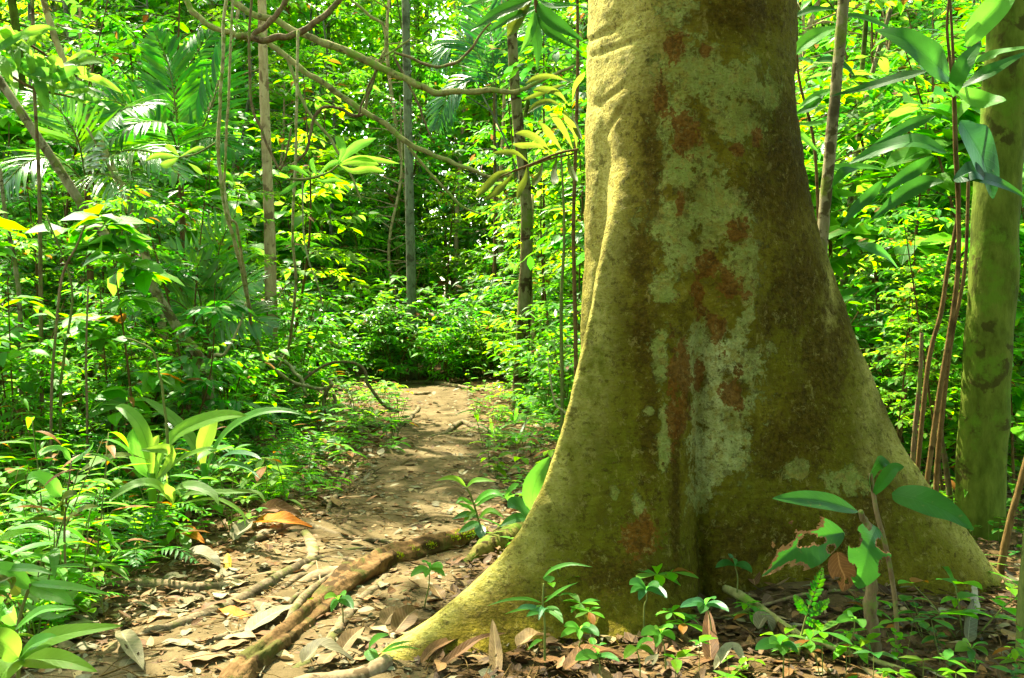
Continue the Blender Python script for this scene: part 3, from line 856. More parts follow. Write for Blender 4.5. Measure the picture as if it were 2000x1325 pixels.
# slim saplings and bare poles
def pole(name, label, pix, Y, w, mat, cat='sapling', crowns=(), seed=1, leafm=None, L=0.16):
    pts = [P(x, y, Y) for x, y in pix]
    b = base_of(pts[0]); pts = [Vector((b[0], b[1], b[2] - 0.1))] + pts
    rng = np.random.default_rng(seed)
    root = empty(name, b); tag(root, label, cat)
    off = Vector(b)
    mb = MB(); tube(mb, spline([p - off for p in pts], 8), [x * Y / F / 2 for x in w], 10, lump=0.12, seed=seed)
    mb.build('stem', mat, root)
    if crowns:
        cm = MB()
        for c, rad, nc, npr in crowns: crown(cm, c, rad, nc, npr, rng, L=L, shape='lance', lod=1)
        for i in range(len(cm.v)): cm.v[i] = cm.v[i] - np.array(off)
        cm.build('foliage', leafm or M['leaf'], root)
    return root


pole('bare_sapling', 'straight grey barked sapling pole just right of the huge trunk', [(1588, 760), (1605, 480), (1618, 330), (1632, 180), (1648, 0), (1660, -160)], 4.9, (26, 24, 22, 20), M['trunk_pole'], seed=31,
     crowns=[((1.9, 5.2, 4.6), (0.9, 0.9, 0.7), 10, 24)])
pole('thin_sapling', 'thin dark upright stem at the far left edge crossing bright leaves', [(80, 640), (78, 420), (74, 300), (66, 150), (64, 0), (60, -200)], 5.4, (9, 7, 6), M['dark_branch'], seed=32, crowns=[((-2.7, 5.6, 3.9), (0.8, 0.7, 0.5), 9, 24)])
pole('brown_sapling', 'crooked brown stem rising to the big dark leaves at right', [(1788, 980), (1812, 720), (1838, 610), (1852, 520), (1872, 410), (1868, 300), (1864, 180), (1858, 40), (1850, -60)], 4.2, (10.1, 9.4, 8.6, 7.9, 6.5, 4.3), M['twig'], seed=33)
pole('brown_sapling', 'reddish brown stem left of the pale barked tree', [(1828, 960), (1836, 850), (1850, 720), (1862, 640), (1885, 520), (1892, 330)], 4.5, (11.5, 10.8, 8.6, 5.8), M['twig'], seed=34)
pole('brown_sapling', 'dark charred looking stem behind the right buttress ridge', [(1780, 960), (1786, 850), (1797, 740), (1800, 650)], 4.6, (10.1, 9.4, 7.2), M['dark_branch'], seed=35)
pole('brown_sapling', 'short dark stem close to the base of the pale barked tree', [(1856, 985), (1846, 900), (1838, 840), (1846, 700)], 4.9, (13.0, 10.8, 8.6), M['dark_branch'], seed=36)
pole('brown_sapling', 'red brown leaning stem at the right picture edge', [(1955, 1110), (1975, 1010), (1994, 940), (2030, 780), (2060, 500)], 4.0, (15.8, 14.4, 11.5, 8.6), M['twig'], seed=37)
pole('olive_sapling', 'smooth olive stem standing at the lower right corner', [(1992, 1350), (1996, 1200), (2004, 1080), (2020, 900)], 3.0, (22, 20, 18, 14), M['stem'], seed=38)
pole('thin_sapling', 'brown thin stem just left of the huge trunk', [(1125, 740), (1123, 600), (1120, 450), (1124, 300), (1128, 150), (1128, 0), (1130, -100)], 6.4, (9, 8, 7, 5), M['twig'], seed=39)
pole('thin_sapling', 'pair partner stem of greenish bark beside the brown thin stem', [(1098, 740), (1096, 600), (1102, 450), (1096, 300)], 7.2, (8, 7, 4), M['stem'], seed=40)
pole('thin_sapling', 'orange brown thin stem directly right of the slim mossy tree', [(1042, 730), (1040, 640), (1036, 560), (1040, 380)], 11.6, (12, 10, 6), M['trunk_tan'], seed=41)
for i, (lab, pix, Y, w, mt) in enumerate([
    ('thin grey brown stem at the left edge below the leaning trunk', [(40, 640), (30, 520), (12, 430), (0, 330)], 5.6, (14, 13, 10), 'trunk_lean'),
    ('dark crooked sapling stem in the left undergrowth', [(100, 800), (108, 660), (122, 540), (150, 480), (166, 440)], 4.9, (9, 8, 5), 'dark_branch'),
    ('greenish slanting stem at left of the dark crooked sapling', [(118, 780), (126, 690), (140, 560), (90, 420)], 5.2, (10, 8, 5), 'stem'),
    ('upright dark thin stem left of the leaning tree foot', [(170, 800), (168, 700), (172, 560)], 5.0, (8, 7, 5), 'dark_branch'),
    ('slanting brown branch stuck in the ground right of the leaning tree', [(412, 715), (440, 690), (470, 630), (480, 590)], 6.8, (10, 9, 5), 'vine'),
    ('curved bare twig beside the huge trunk at the path', [(1108, 820), (1085, 790), (1075, 740), (1070, 700)], 6.6, (7, 6, 4), 'vine'),
    ('pale stem slanting up under the bright hanging leaves', [(1040, 600), (1010, 340), (930, 160)], 13.5, (8, 7, 5), 'trunk_grey'),
    ('dark thin trunk in the bright right background', [(1660, 640), (1672, 300), (1690, 60), (1700, -80)], 9.0, (16, 15, 12), 'trunk_olive'),
    ('paler leaning trunk in the bright right background', [(1640, 640), (1668, 330), (1700, 160), (1745, 0)], 8.2, (18, 16, 12), 'trunk_lean'),
]):
    pole('thin_sapling', lab, pix, Y, [x * .68 for x in w], M['trunk_pole' if mt == 'trunk_lean' else mt], seed=50 + i)

# ------------------------------------------------------------------ vines, branches and roots
def strand(name, label, cat, pix, Y, w, mat, sub=8, sides=8, lump=0.12, group=None, drop=None, leafy=0, seed=0):
    """one continuous vine, branch or root through pixels at the given distance(s)"""
    Ys = Y if isinstance(Y, (list, tuple)) else [Y] * len(pix)
    pts = [P(x, y, yy) for (x, y), yy in zip(pix, Ys)]
    o = pts[0].copy()
    sp = spline([p - o for p in pts], sub)
    wm = float(np.mean(w)) * np.mean(Ys) / F
    for i in range(1, len(sp)):                      # kinks
        q = Vector((i * .17, seed * 3.1, 0)); sp[i] = sp[i] + Vector((mnoise.noise(q), mnoise.noise(q + Vector((0, 0, 7))), mnoise.noise(q + Vector((0, 0, 15))))) * wm * 0.55
    mb = MB(); tube(mb, sp, [a * np.mean(Ys) / F / 2 for a in w], sides, lump=lump * 1.9, seed=seed, groove=0.12)
    ob = mb.build(name, mat); ob.location = o
    tag(ob, label, cat, group)
    return ob


def groot(name, label, pix, w, mat, lift=0.35, cat='root', sub=10, lump=0.16, group=None, seed=0, sides=10, up=None, sink=True, groove=0.15):
    """root lying on the ground along the pixels; w is its thickness in photograph pixels"""
    n = len(pix); pts = []; ws = np.interp(np.linspace(0, 1, n), np.linspace(0, 1, len(w)), w)
    rad = []
    for i, (x, y) in enumerate(pix):
        g = G(x, y)
        r = ws[i] * g.y / F / 2
        l = lift if up is None else up[i]
        pts.append(Vector((g.x, g.y, gz(g.x, g.y) + r * (l - .12)))); rad.append(r)
    if sink:
        a = pts[-1] + (pts[-1] - pts[-2]).normalized() * 0.2; a.z -= 0.12; pts.append(a); rad.append(rad[-1] * 0.6)
        a = pts[0] + (pts[0] - pts[1]).normalized() * 0.2; a.z -= 0.12; pts.insert(0, a); rad.insert(0, rad[0] * 0.8)
    o = Vector(pts[1])
    mb = MB(); tube(mb, spline([p - o for p in pts], sub), rad, sides, lump=lump, seed=seed, groove=groove)
    ob = mb.build(name, mat); ob.location = o
    tag(ob, label, cat, group)
    return ob


strand('hanging_vine', 'pale hanging vine sweeping down to a loop beside the path', 'vine', [(446, -60), (440, 30), (432, 160), (427, 260), (434, 380), (452, 450), (470, 520), (484, 590), (494, 640), (510, 690), (545, 730), (590, 752), (628, 760), (648, 752), (645, 742)], [5.9, 5.9, 5.9, 6, 6.1, 6.2, 6.4, 6.7, 7, 7.4, 7.9, 8.3, 8.6, 8.6, 8.6], (5.9, 5.9, 6.6, 7.3, 7.3, 7.9, 8.6), M['vine'])
strand('hanging_vine', 'twin pale vine twisting beside the looping hanging vine', 'vine', [(462, -60), (452, 60), (446, 200), (440, 330), (445, 420), (462, 440), (472, 500), (482, 560), (486, 600)], [5.9, 5.9, 6, 6.1, 6.1, 6.2, 6.4, 6.6, 6.8], (4.6, 5.3, 5.3, 5.9), M['vine'], seed=2)
strand('hanging_vine', 'long straight vine hanging between the tan tree and path', 'vine', [(582, 60), (580, 190), (577, 320), (573, 450), (576, 540), (572, 620), (562, 680), (548, 712)], [6.3, 6.3, 6.4, 6.5, 6.7, 7, 7.5, 8], (5.3, 5.3, 5.3, 5.9, 5.9), M['vine'], seed=3)
strand('hanging_vine', 'fine hanging vine left of the tan trunk with curled end', 'vine', [(492, -40), (488, 80), (492, 200), (512, 260), (530, 300), (545, 330), (560, 300), (568, 250)], 6.4, (5.3, 5.3, 4.6, 4.0), M['dark_branch'], seed=4)
strand('curled_branch', 'dark curling branch looping below the moss covered bough', 'branch', [(566, 322), (592, 305), (606, 270), (618, 225), (640, 208), (668, 214), (695, 228), (712, 218), (724, 178), (744, 118), (752, 96)], 7.6, (5.6, 6.3, 6.3, 6.3, 7.0), M['dark_branch'], seed=5)
strand('mossy_bough', 'long moss covered bough arching across the upper left toward the trunk', 'branch', [(440, -20), (480, 20), (545, 45), (600, 70), (665, 95), (715, 115), (760, 138), (800, 160), (845, 180), (900, 183), (960, 180), (1010, 176), (1060, 160), (1120, 128)], 7.2, (11.9, 12.8, 14.4, 15.3, 14.4, 12.8, 11.0, 8.5, 5.1), M['mossy_branch'], seed=6, sides=10)
strand('mossy_bough', 'lower mossy bough slanting down right below the arching one', 'branch', [(500, 60), (545, 100), (590, 135), (640, 168), (690, 205), (740, 235), (790, 275), (830, 298), (870, 312), (905, 325), (960, 345), (1000, 340)], 7.5, (10.2, 11.0, 11.0, 10.2, 7.6, 6.0), M['mossy_branch'], seed=7, sides=10)
strand('dark_bough', 'dark forked bough entering from the top edge', 'branch', [(668, -20), (655, 12), (620, 40), (580, 66), (540, 76), (500, 77), (462, 70)], 6.6, (11.0, 11.9, 12.8, 12.8, 11.9), M['dark_branch'], seed=8)
strand('dark_bough', 'shorter dark bough forking upward beside the first', 'branch', [(572, -20), (552, 14), (532, 36), (508, 58), (486, 78)], 6.6, (11.0, 11.0, 11.9), M['dark_branch'], seed=9)
strand('mossy_bough', 'pale bough running up left from the dark fork', 'branch', [(486, 78), (450, 65), (415, 55), (385, 30), (362, 0), (340, -40)], 6.7, (11.0, 11.0, 11.9, 11.9), M['mossy_branch'], seed=10)
strand('thin_branch', 'thin branch dropping from the fork down to the brown bend', 'branch', [(685, 0), (720, 28), (748, 50), (755, 75), (752, 100), (745, 112), (776, 95), (808, 72)], 7.4, (5.2, 6.0, 6.8, 5.2, 3.0), M['mossy_branch'], seed=11)
strand('thin_branch', 'smooth dark branch sagging in a curve toward the hanging leaves', 'branch', [(770, 102), (800, 112), (830, 126), (865, 130), (895, 120), (920, 95), (945, 60), (960, 45)], 7.2, (5.2, 6.0, 6.0, 5.2, 3.0), M['dark_branch'], seed=12)
strand('thin_branch', 'thin branch falling steeply from the bough crossing', 'branch', [(768, 108), (790, 150), (815, 200), (830, 240), (842, 270)], 7.4, (5.2, 4.5, 3.0), M['dark_branch'], seed=13)
strand('thin_branch', 'pale thin branch descending diagonally behind the big bough', 'branch', [(560, 110), (585, 180), (610, 230), (640, 265), (665, 310), (690, 350), (706, 395)], 8.2, (6.8, 6.0, 5.2, 3.8), M['mossy_branch'], seed=14)
strand('thin_branch', 'long fine branch dropping from the lower bough into shrubs', 'branch', [(797, 285), (825, 320), (860, 360), (900, 400), (940, 418)], 7.6, (6.0, 5.2, 3.8), M['mossy_branch'], seed=15)
strand('thin_branch', 'dark double twig hanging off the upper bough', 'branch', [(750, 112), (735, 140), (716, 180), (704, 212), (700, 226)], 7.3, (4.5, 4.5, 3.8), M['dark_branch'], seed=16)
strand('thin_branch', 'fine twig holding the olive leaf spray left of the trunk', 'branch', [(1122, 300), (1080, 310), (1030, 325), (980, 345), (935, 375)], 5.4, (3.8, 3.8, 2.2), M['twig'], seed=17)
strand('curled_vine', 'bent woody vine arching over the sunlit seedlings', 'vine', [(452, 732), (490, 712), (525, 700), (555, 705), (572, 725), (590, 745), (600, 775)], 8.6, (6.5, 7.2, 7.2, 6.5), M['vine'], seed=18)
strand('curled_vine', 'dark arched vine dropping onto the left path edge', 'vine', [(560, 770), (590, 745), (630, 715), (680, 708), (710, 720), (722, 755), (748, 790), (780, 805)], 8.8, (5.0, 5.8, 5.8, 6.5, 6.5), M['dark_branch'], seed=19)
strand('curled_vine', 'knotted vine coil at the foot of the hanging vine', 'vine', [(648, 750), (640, 762), (632, 785), (640, 812), (655, 800), (652, 770)], 8.5, (7.9, 7.2, 6.5), M['dark_branch'], seed=20)
strand('hanging_vine', 'slender vine hanging in the shade beside the tan trunk', 'vine', [(590, 330), (592, 440), (600, 500), (616, 545), (632, 600)], 9.6, (3.3, 3.3, 2.6), M['vine'], seed=21)
strand('hanging_vine', 'fine pale vine far left under the feather palm', 'vine', [(170, 250), (205, 310), (230, 360)], 7.0, (5.3, 5.3, 4.0), M['vine'], seed=22)
strand('grass_stalk', 'tall yellow green stalk bowing over the pleated palm seedling', 'seedling', [(327, 880), (322, 800), (312, 735), (300, 690), (270, 668), (240, 660)], 4.2, (6, 5, 4, 2), M['stem'], seed=23)

# fallen rotten log-like root across the path, with its parts
big = groot('rotten_root', 'thick decaying brown root lying across the near path to the huge tree', [(455, 1345), (520, 1292), (575, 1240), (615, 1205), (655, 1172), (705, 1135), (760, 1105), (820, 1088), (880, 1072), (935, 1052)],
            (62, 56, 52, 50, 52, 60, 54, 50, 44, 38), bark_mat('rotten root bark', (0.066, 0.036, 0.012), (0.135, 0.078, 0.030), (0.034, 0.020, 0.007), 12, 0.52, bump=1.0, moss=(0.048, 0.046, 0.010)), lift=0.45, lump=0.14, groove=0.42, sides=32, sub=22, seed=40)
mbm = MB()
o = Vector(big.location)
for (x, y, rr) in [(752, 1092, 16), (770, 1096, 14), (800, 1082, 14), (835, 1075, 16), (905, 1052, 20), (880, 1060, 15), (930, 1040, 18), (640, 1165, 10), (612, 1190, 9), (690, 1128, 12)]:
    g = G(x, y + 14)
    c = Vector((g.x, g.y, gz(g.x, g.y) + 0.045)) - o
    rng = np.random.default_rng(int(x))
    n = 260; q = rand_dirs(n, rng, 0.6) * 0.9
    r = rr * g.y / F
    pts = np.array(c) + q * r * np.array([1.4, 1.0, 0.5]) * rng.random((n, 1)) ** 0.3
    leaves(mbm, pts, norm(q + np.array([0, 0, 0.8])), rand_dirs(n, rng), 0.012, 0.005, 'lance', 0, 0.1)
mbm.build('moss', M['leaf_olive'], big)
groot('side_root', 'grey brown ridge running along the top of the rotten root', [(560, 1250), (580, 1215), (610, 1180), (650, 1145)], (16, 20, 18, 12), M['root_grey'], lift=3.2, seed=41, sink=False)
groot('surface_root', 'long smooth grey root curving over the near left path', [(275, 1252), (340, 1232), (420, 1205), (480, 1178), (540, 1142), (585, 1118), (620, 1104), (660, 1102), (702, 1108)], (17, 21, 24, 26, 27, 26, 21, 16, 12), M['root_grey'], lift=0.85, lump=0.1, seed=42)
groot('surface_root', 'stubby pale upright root end between the two near roots', [(592, 1046), (604, 1062), (612, 1085), (604, 1112), (590, 1130)], (14, 22, 26, 24, 14), M['root_pale'], lift=0.45, groove=0.3, seed=43)
groot('surface_root', 'thin dark root arching beside the orange leaf', [(486, 1070), (520, 1050), (560, 1034), (600, 1033), (640, 1045), (690, 1058), (765, 1066)], (11, 15, 17, 16, 14, 11, 8), M['root_grey'], lift=0.7, lump=0.08, seed=44)
groot('surface_root', 'pale thick root lying level among litter at left', [(190, 1148), (240, 1150), (290, 1152), (350, 1158), (420, 1155), (480, 1148)], (18, 24, 32, 30, 22, 14), M['root_pale'], lift=0.5, lump=0.12, seed=45)
groot('surface_root', 'broad pinkish worn root hump beside the rotten root', [(600, 1142), (640, 1130), (690, 1122), (740, 1112)], (30, 46, 42, 26), M['root_pale'], lift=0.0, groove=0.3, lump=0.12, seed=46)
groot('surface_root', 'small pale root stub right of the level root', [(440, 1140), (500, 1132), (560, 1128)], (12, 14, 12), M['root_pale'], lift=0.4, seed=47)
groot('surface_root', 'moss streaked root slanting under the rotten root', [(640, 1275), (665, 1230), (700, 1185), (735, 1155), (760, 1132)], (26, 26, 24, 20, 16), M['root_grey'], lift=0.4, seed=48)
groot('surface_root', 'dark earthy root running along the bottom edge', [(560, 1335), (600, 1300), (660, 1275), (720, 1255), (760, 1245)], (24, 26, 24, 20, 14), M['root_grey'], lift=0.1, seed=49)
groot('mossy_stump_root', 'green mossed root end peeping out behind the left buttress', [(925, 1092), (960, 1075), (1000, 1052), (1040, 1030), (1080, 1010)], (26, 56, 60, 56, 46), bark_mat('mossed root bark', (0.075, 0.062, 0.014), (0.14, 0.12, 0.03), (0.03, 0.02, 0.006), 14, 0.5, moss=(0.06, 0.10, 0.008), bump=1.0), lift=0.3, lump=0.25, groove=0.25, seed=50, sides=14)
groot('far_root', 'pale sunlit log root lying across the far end of the path', [(780, 752), (815, 750), (850, 751), (885, 757), (920, 762), (960, 765)], (6, 8, 9, 11, 8, 6), M['root_pale'], lift=0.6, seed=51)
groot('far_root', 'sunlit low root just before the far log root', [(742, 766), (775, 768), (810, 773), (840, 770)], (8, 9, 9, 6), M['root_pale'], lift=0.4, seed=52)
groot('far_root', 'dark arched root on the right edge of the path', [(838, 858), (870, 850), (888, 838), (905, 832), (935, 842), (968, 850)], (8, 10, 11, 11, 12, 13), M['root_grey'], lift=0.9, lump=0.1, seed=53, up=[.3, .6, 1.2, 1.2, .7, .4])
groot('far_root', 'twisted dark root on the left verge with hooked end', [(682, 828), (720, 834), (755, 836), (790, 832), (806, 815), (818, 800), (812, 796)], (8, 11, 12, 12, 10, 8, 6), M['root_grey'], lift=0.7, lump=0.12, seed=54)
groot('far_root', 'second dark root crossing the left verge above the hooked one', [(640, 812), (690, 808), (740, 808), (790, 804)], (6, 8, 8, 6), M['root_grey'], lift=0.6, seed=55)
groot('fallen_branch', 'greenish forked stick slanting through the leaf litter at lower right', [(1415, 1172), (1450, 1195), (1500, 1228), (1550, 1258), (1610, 1282), (1680, 1300), (1765, 1325)], (15, 19, 18, 16, 14, 12, 10), M['mossy_branch'], lift=2.9, cat='branch', lump=0.18, seed=56, sink=False)
groot('fallen_branch', 'thin side stick below the greenish forked stick', [(1520, 1240), (1550, 1280), (1590, 1300), (1620, 1330)], (12, 11, 10, 8), M['twig'], lift=4, cat='branch', seed=57, sink=False)
groot('fallen_branch', 'thin pale twig propped against the right buttress', [(1755, 1150), (1800, 1140), (1850, 1128), (1895, 1122)], (6, 6, 5, 4), M['twig'], lift=5, cat='branch', seed=58, sink=False)
groot('fallen_branch', 'bent grey twig lying under the right buttress', [(1580, 1240), (1660, 1210), (1730, 1185), (1800, 1182), (1880, 1200), (1960, 1212)], (5, 6, 6, 6, 5, 4), M['twig'], lift=3, cat='branch', seed=59, sink=False)
groot('fallen_branch', 'dark twig crossing the litter below the trunk foot', [(1180, 1215), (1300, 1212), (1400, 1216), (1500, 1190), (1600, 1165), (1740, 1160)], (7, 8, 8, 7, 7, 5), M['dark_branch'], lift=2, cat='branch', seed=60, sink=False)
groot('fallen_branch', 'thin stick lying along the low edge of the left root', [(700, 1310), (780, 1302), (850, 1296), (908, 1284)], (5, 6, 5, 4), M['twig'], lift=4, cat='branch', seed=61, sink=False)
groot('fallen_branch', 'thin twig curled over the grey root', [(560, 1240), (600, 1200), (625, 1160), (618, 1110)], (4, 4, 4, 3), M['root_pale'], lift=8, cat='branch', seed=62, sink=False)

for i, (lab, pix, w, mt) in enumerate([
    ('thin grey root wriggling across litter left of the long grey root', [(250, 1215), (300, 1200), (360, 1192), (430, 1172), (480, 1160)], (7, 9, 9, 8, 5), 'root_grey'),
    ('thin brown root branching off below the stubby pale root', [(600, 1130), (560, 1150), (520, 1178), (470, 1200), (440, 1225)], (12, 11, 10, 9, 6), 'root_grey'),
    ('thin dark root along the path under the arched thin root', [(560, 1075), (610, 1072), (670, 1080), (730, 1078)], (6, 8, 8, 5), 'root_grey'),
    ('knobby brown root surfacing between long grey and rotten roots', [(400, 1265), (450, 1250), (500, 1232), (550, 1200), (590, 1165)], (9, 13, 13, 12, 8), 'root_grey'),
    ('fine root threading over bare earth left of the level root', [(120, 1190), (180, 1182), (240, 1188), (300, 1180)], (6, 7, 7, 5), 'root_grey'),
    ('small worn root stub on the path centre beyond the rotten root', [(800, 1035), (830, 1030), (870, 1034)], (6, 8, 5), 'root_grey'),
    ('thin root running from rotten root toward the bottom edge', [(430, 1330), (470, 1300), (500, 1285), (530, 1262)], (9, 11, 10, 7), 'root_grey'),
    ('weathered root ridge along the left edge of the path', [(640, 1000), (655, 975), (665, 945), (680, 920)], (8, 10, 9, 6), 'root_grey')]):
    groot('surface_root', lab, pix, [x * 1.25 for x in w], M[mt], lump=0.25, lift=0.75, groove=0.25, seed=80 + i)

# ------------------------------------------------------------------ plants with leaves large enough to tell apart
def blade(mb, pts, width, shape='big', up=(0, 0, 1), n=18, fold=0.22, m=4, holes=(), pleat=0.0, wav=0.02, seed=0, mat=0):
    """one leaf blade along pts; m cells on each side of the midrib; holes are (u, v, ru, rv) eaten out of it"""
    sp = spline(pts, max(3, n // max(1, len(pts) - 1)))
    k = len(sp) - 1
    wf = SHAPES[shape]
    up = Vector(up)
    rng = random.Random(seed); ph = rng.random() * 9
    V, UV = [], []
    for i, p in enumerate(sp):
        u = i / k
        t = (sp[min(i + 1, k)] - sp[max(i - 1, 0)]).normalized()
        s = t.cross(up)
        if s.length < 1e-3: s = t.orthogonal()
        s.normalize(); nn = s.cross(t)
        h = max(0.02, float(wf(np.array(min(max(u, 0.0), 1.0))))) * width * 0.5
        for j in range(-m, m + 1):
            v = j / m
            z = fold * abs(v) * h + wav * width * math.sin(u * 14 + ph + (2 if v > 0 else 0)) * abs(v) + pleat * width * (j % 2)
            V.append(p + s * (h * v) + nn * z); UV.append((u, 0.5 + 0.5 * v))
    q, rim = [], []
    w = 2 * m + 1
    for i in range(k):
        for j in range(2 * m):
            u, v = (i + .5) / k, -1 + (j + .5) / m
            f = min([((u - a) / ru) ** 2 + ((v - b) / rv) ** 2 + 0.7 * mnoise.noise(Vector((u * 13, v * 7, ph))) for a, b, ru, rv in holes] or [9])
            if f < 1: continue
            (rim if f < 1 + .035 / min(h[2] for h in holes) * .5 else q).append((i * w + j, i * w + j + 1, (i + 1) * w + j + 1, (i + 1) * w + j)) if holes else q.append((i * w + j, i * w + j + 1, (i + 1) * w + j + 1, (i + 1) * w + j))
    n0 = mb.n
    mb.add(np.array([tuple(x) for x in V]), q, None, UV, mat)
    if rim:
        mb.q.append(np.asarray(rim, int) + n0); mb.qm.append(np.full(len(rim), 1))


def plant(name, label, cat, base, group=None):
    r = empty(name, base); tag(r, label, cat, group); return r


def hero_leaf(root, pix, Y, width, mat, shape='big', up=(0, -0.35, 1), name='leaf', **kw):
    """leaf through pixels at distances Y, width in photograph pixels"""
    Ys = Y if isinstance(Y, (list, tuple)) else [Y] * len(pix)
    pts = [P(x, y, yy) - Vector(root.location) for (x, y), yy in zip(pix, Ys)]
    mb = MB(); blade(mb, pts, width * float(np.mean(Ys)) / F, shape, up, **kw)
    return mb.build(name, [mat, M['dead_brown']] if kw.get('holes') else mat, root)


def hero_stem(root, pix, Y, w, mat, name='stem'):
    Ys = Y if isinstance(Y, (list, tuple)) else [Y] * len(pix)
    pts = [P(x, y, yy) - Vector(root.location) for (x, y), yy in zip(pix, Ys)]
    mb = MB(); tube(mb, spline(pts, 6), [a * float(np.mean(Ys)) / F / 2 for a in w], 8, lump=0.06)
    return mb.build(name, mat, root)


def on_ground(x, y, Y): 
    p = P(x, y, Y); return (p.x, p.y, gz(p.x, p.y))


FRONT = (0, -1, 0.25)
# pleated palm seedling
ps_ = plant('palm_seedling', 'bright pleated palm seedling with arching sunlit blades at the left verge', 'seedling', on_ground(300, 960, 4.3))
L_ = M['leaf_pale']
Yp = 4.3
hero_stem(ps_, [(298, 985), (297, 950), (297, 925)], Yp, (14, 18, 16), L_)
hero_leaf(ps_, [(297, 940), (290, 880), (272, 830), (244, 800), (225, 795)], [4.3, 4.32, 4.35, 4.4, 4.42], 28, L_, 'big', (0.5, -1, 0.5), pleat=0.012, fold=0.3)
hero_leaf(ps_, [(300, 940), (318, 885), (350, 845), (400, 822), (445, 812), (482, 812)], [4.3, 4.28, 4.25, 4.2, 4.15, 4.1], 34, M['leaf_yel'], 'big', (-0.4, -0.9, 0.6), pleat=0.012, fold=0.25)
hero_leaf(ps_, [(296, 935), (275, 905), (262, 860), (262, 835)], 4.35, 33, M['leaf'], 'big', (0.5, -1, 0.3), pleat=0.01)
hero_leaf(ps_, [(300, 945), (285, 900), (300, 870), (310, 850)], 4.4, 25, L_, 'big', (0, -1, 0.3), pleat=0.01)
hero_leaf(ps_, [(292, 900), (250, 890), (200, 898), (150, 925)], [4.25, 4.15, 4.05, 4.0], 25, M['leaf_olive'], 'big', (0, -0.5, 1), pleat=0.01)
hero_leaf(ps_, [(300, 945), (330, 905), (330, 880), (300, 878), (272, 880)], [4.25, 4.2, 4.15, 4.1, 4.1], 28, L_, 'lance', (0, -0.9, 0.5), pleat=0.01)
hero_leaf(ps_, [(300, 945), (350, 900), (400, 878), (430, 880)], [4.25, 4.2, 4.1, 4.1], 18, M['leaf_yel'], 'lance', (0, -0.7, 0.8))
pt_ = plant('palm_seedling', 'second pleated palm seedling with fan blade just right of the bright one', 'seedling', on_ground(405, 950, 4.7))
hero_stem(pt_, [(400, 960), (400, 930), (398, 905)], 4.7, (12, 14, 12), M['leaf'])
hero_leaf(pt_, [(398, 925), (396, 880), (408, 840), (424, 800)], 4.7, 34, M['leaf_pale'], 'obov', (0, -1, 0.15), pleat=0.012)
hero_leaf(pt_, [(402, 930), (418, 880), (450, 838), (500, 808), (552, 802), (600, 812)], [4.7, 4.65, 4.6, 4.5, 4.45, 4.4], 28, M['leaf'], 'lance', (-0.3, -0.7, 0.8), pleat=0.01)
hero_leaf(pt_, [(398, 930), (380, 870), (340, 820), (300, 790), (268, 772)], [4.7, 4.75, 4.8, 4.85, 4.9], 28, M['leaf_pale'], 'lance', (0.4, -0.7, 0.8), pleat=0.01)
hero_leaf(pt_, [(404, 935), (420, 905), (455, 885), (490, 888), (512, 898)], [4.65, 4.6, 4.5, 4.4, 4.35], 20, M['leaf_blue'], 'lance', (0, -0.6, 1), pleat=0.01)
hero_leaf(pt_, [(404, 935), (440, 908), (480, 912), (508, 935)], [4.6, 4.5, 4.4, 4.3], 16, M['leaf_dark'], 'lance', (0, -0.6, 1))
pu_ = plant('palm_seedling', 'low pleated seedling with drooping pale blades below the bright one', 'seedling', on_ground(340, 1000, 4.1))
for pix, w in [([(340, 985), (345, 955), (380, 950), (415, 965), (428, 988)], 30), ([(338, 985), (310, 950), (270, 945), (225, 968), (214, 982)], 30), ([(340, 985), (370, 965), (430, 962), (500, 962), (520, 985)], 18), ([(338, 985), (330, 950), (325, 920)], 22), ([(342, 985), (420, 975), (470, 1000), (480, 1030)], 10)]:
    hero_leaf(pu_, pix, [4.1 - 0.04 * i for i in range(len(pix))], w, M['leaf_pale'] if w > 20 else M['leaf_yel'], 'lance', (0, -0.6, 1), pleat=0.01)

# chewed sapling in front of the right buttress
cs = plant('chewed_sapling', 'broad leaved sapling with insect eaten leaves before the right buttress', 'sapling', on_ground(1756, 1330, 2.95))
hero_stem(cs, [(1757, 1345), (1750, 1200), (1742, 1130), (1728, 1060), (1712, 1000), (1703, 945), (1700, 925)], 2.95, (9, 10, 10, 10, 9, 7), M['dark_branch'])
D_ = M['leaf_deep']
hero_leaf(cs, [(1703, 965), (1700, 930), (1718, 904), (1742, 912)], 2.95, 34, D_, 'big', (1, -0.7, 0.3))
hero_leaf(cs, [(1706, 968), (1725, 940), (1745, 916), (1766, 912)], [2.95, 2.9, 2.88, 2.87], 26, D_, 'big', (-0.3, -1, 0.4))
hero_leaf(cs, [(1676, 1000), (1630, 985), (1575, 976), (1508, 974)], [2.93, 2.88, 2.84, 2.8], 40, D_, 'big', (0, -0.8, 0.6), holes=[(0.5, 0.1, 0.02, 0.12), (0.4, 0.5, 0.02, 0.1)])
hero_leaf(cs, [(1742, 964), (1790, 976), (1850, 1000), (1902, 1036)], [2.93, 2.88, 2.84, 2.8], 62, D_, 'ovate', (0.2, -0.9, 0.5))
hero_leaf(cs, [(1648, 1040), (1590, 1052), (1540, 1080), (1488, 1126)], [2.93, 2.86, 2.82, 2.8], 96, D_, 'big', (0, -0.95, 0.3), n=64, m=16,
          holes=[(0.42, 0.05, 0.11, 0.22), (0.28, -0.2, 0.06, 0.16), (0.36, 0.85, 0.13, 0.45), (0.62, 0.75, 0.12, 0.5), (0.85, -0.9, 0.2, 0.5), (0.9, 0.9, 0.15, 0.7), (0.2, -0.75, 0.05, 0.2), (0.55, 0.5, 0.03, 0.12)])
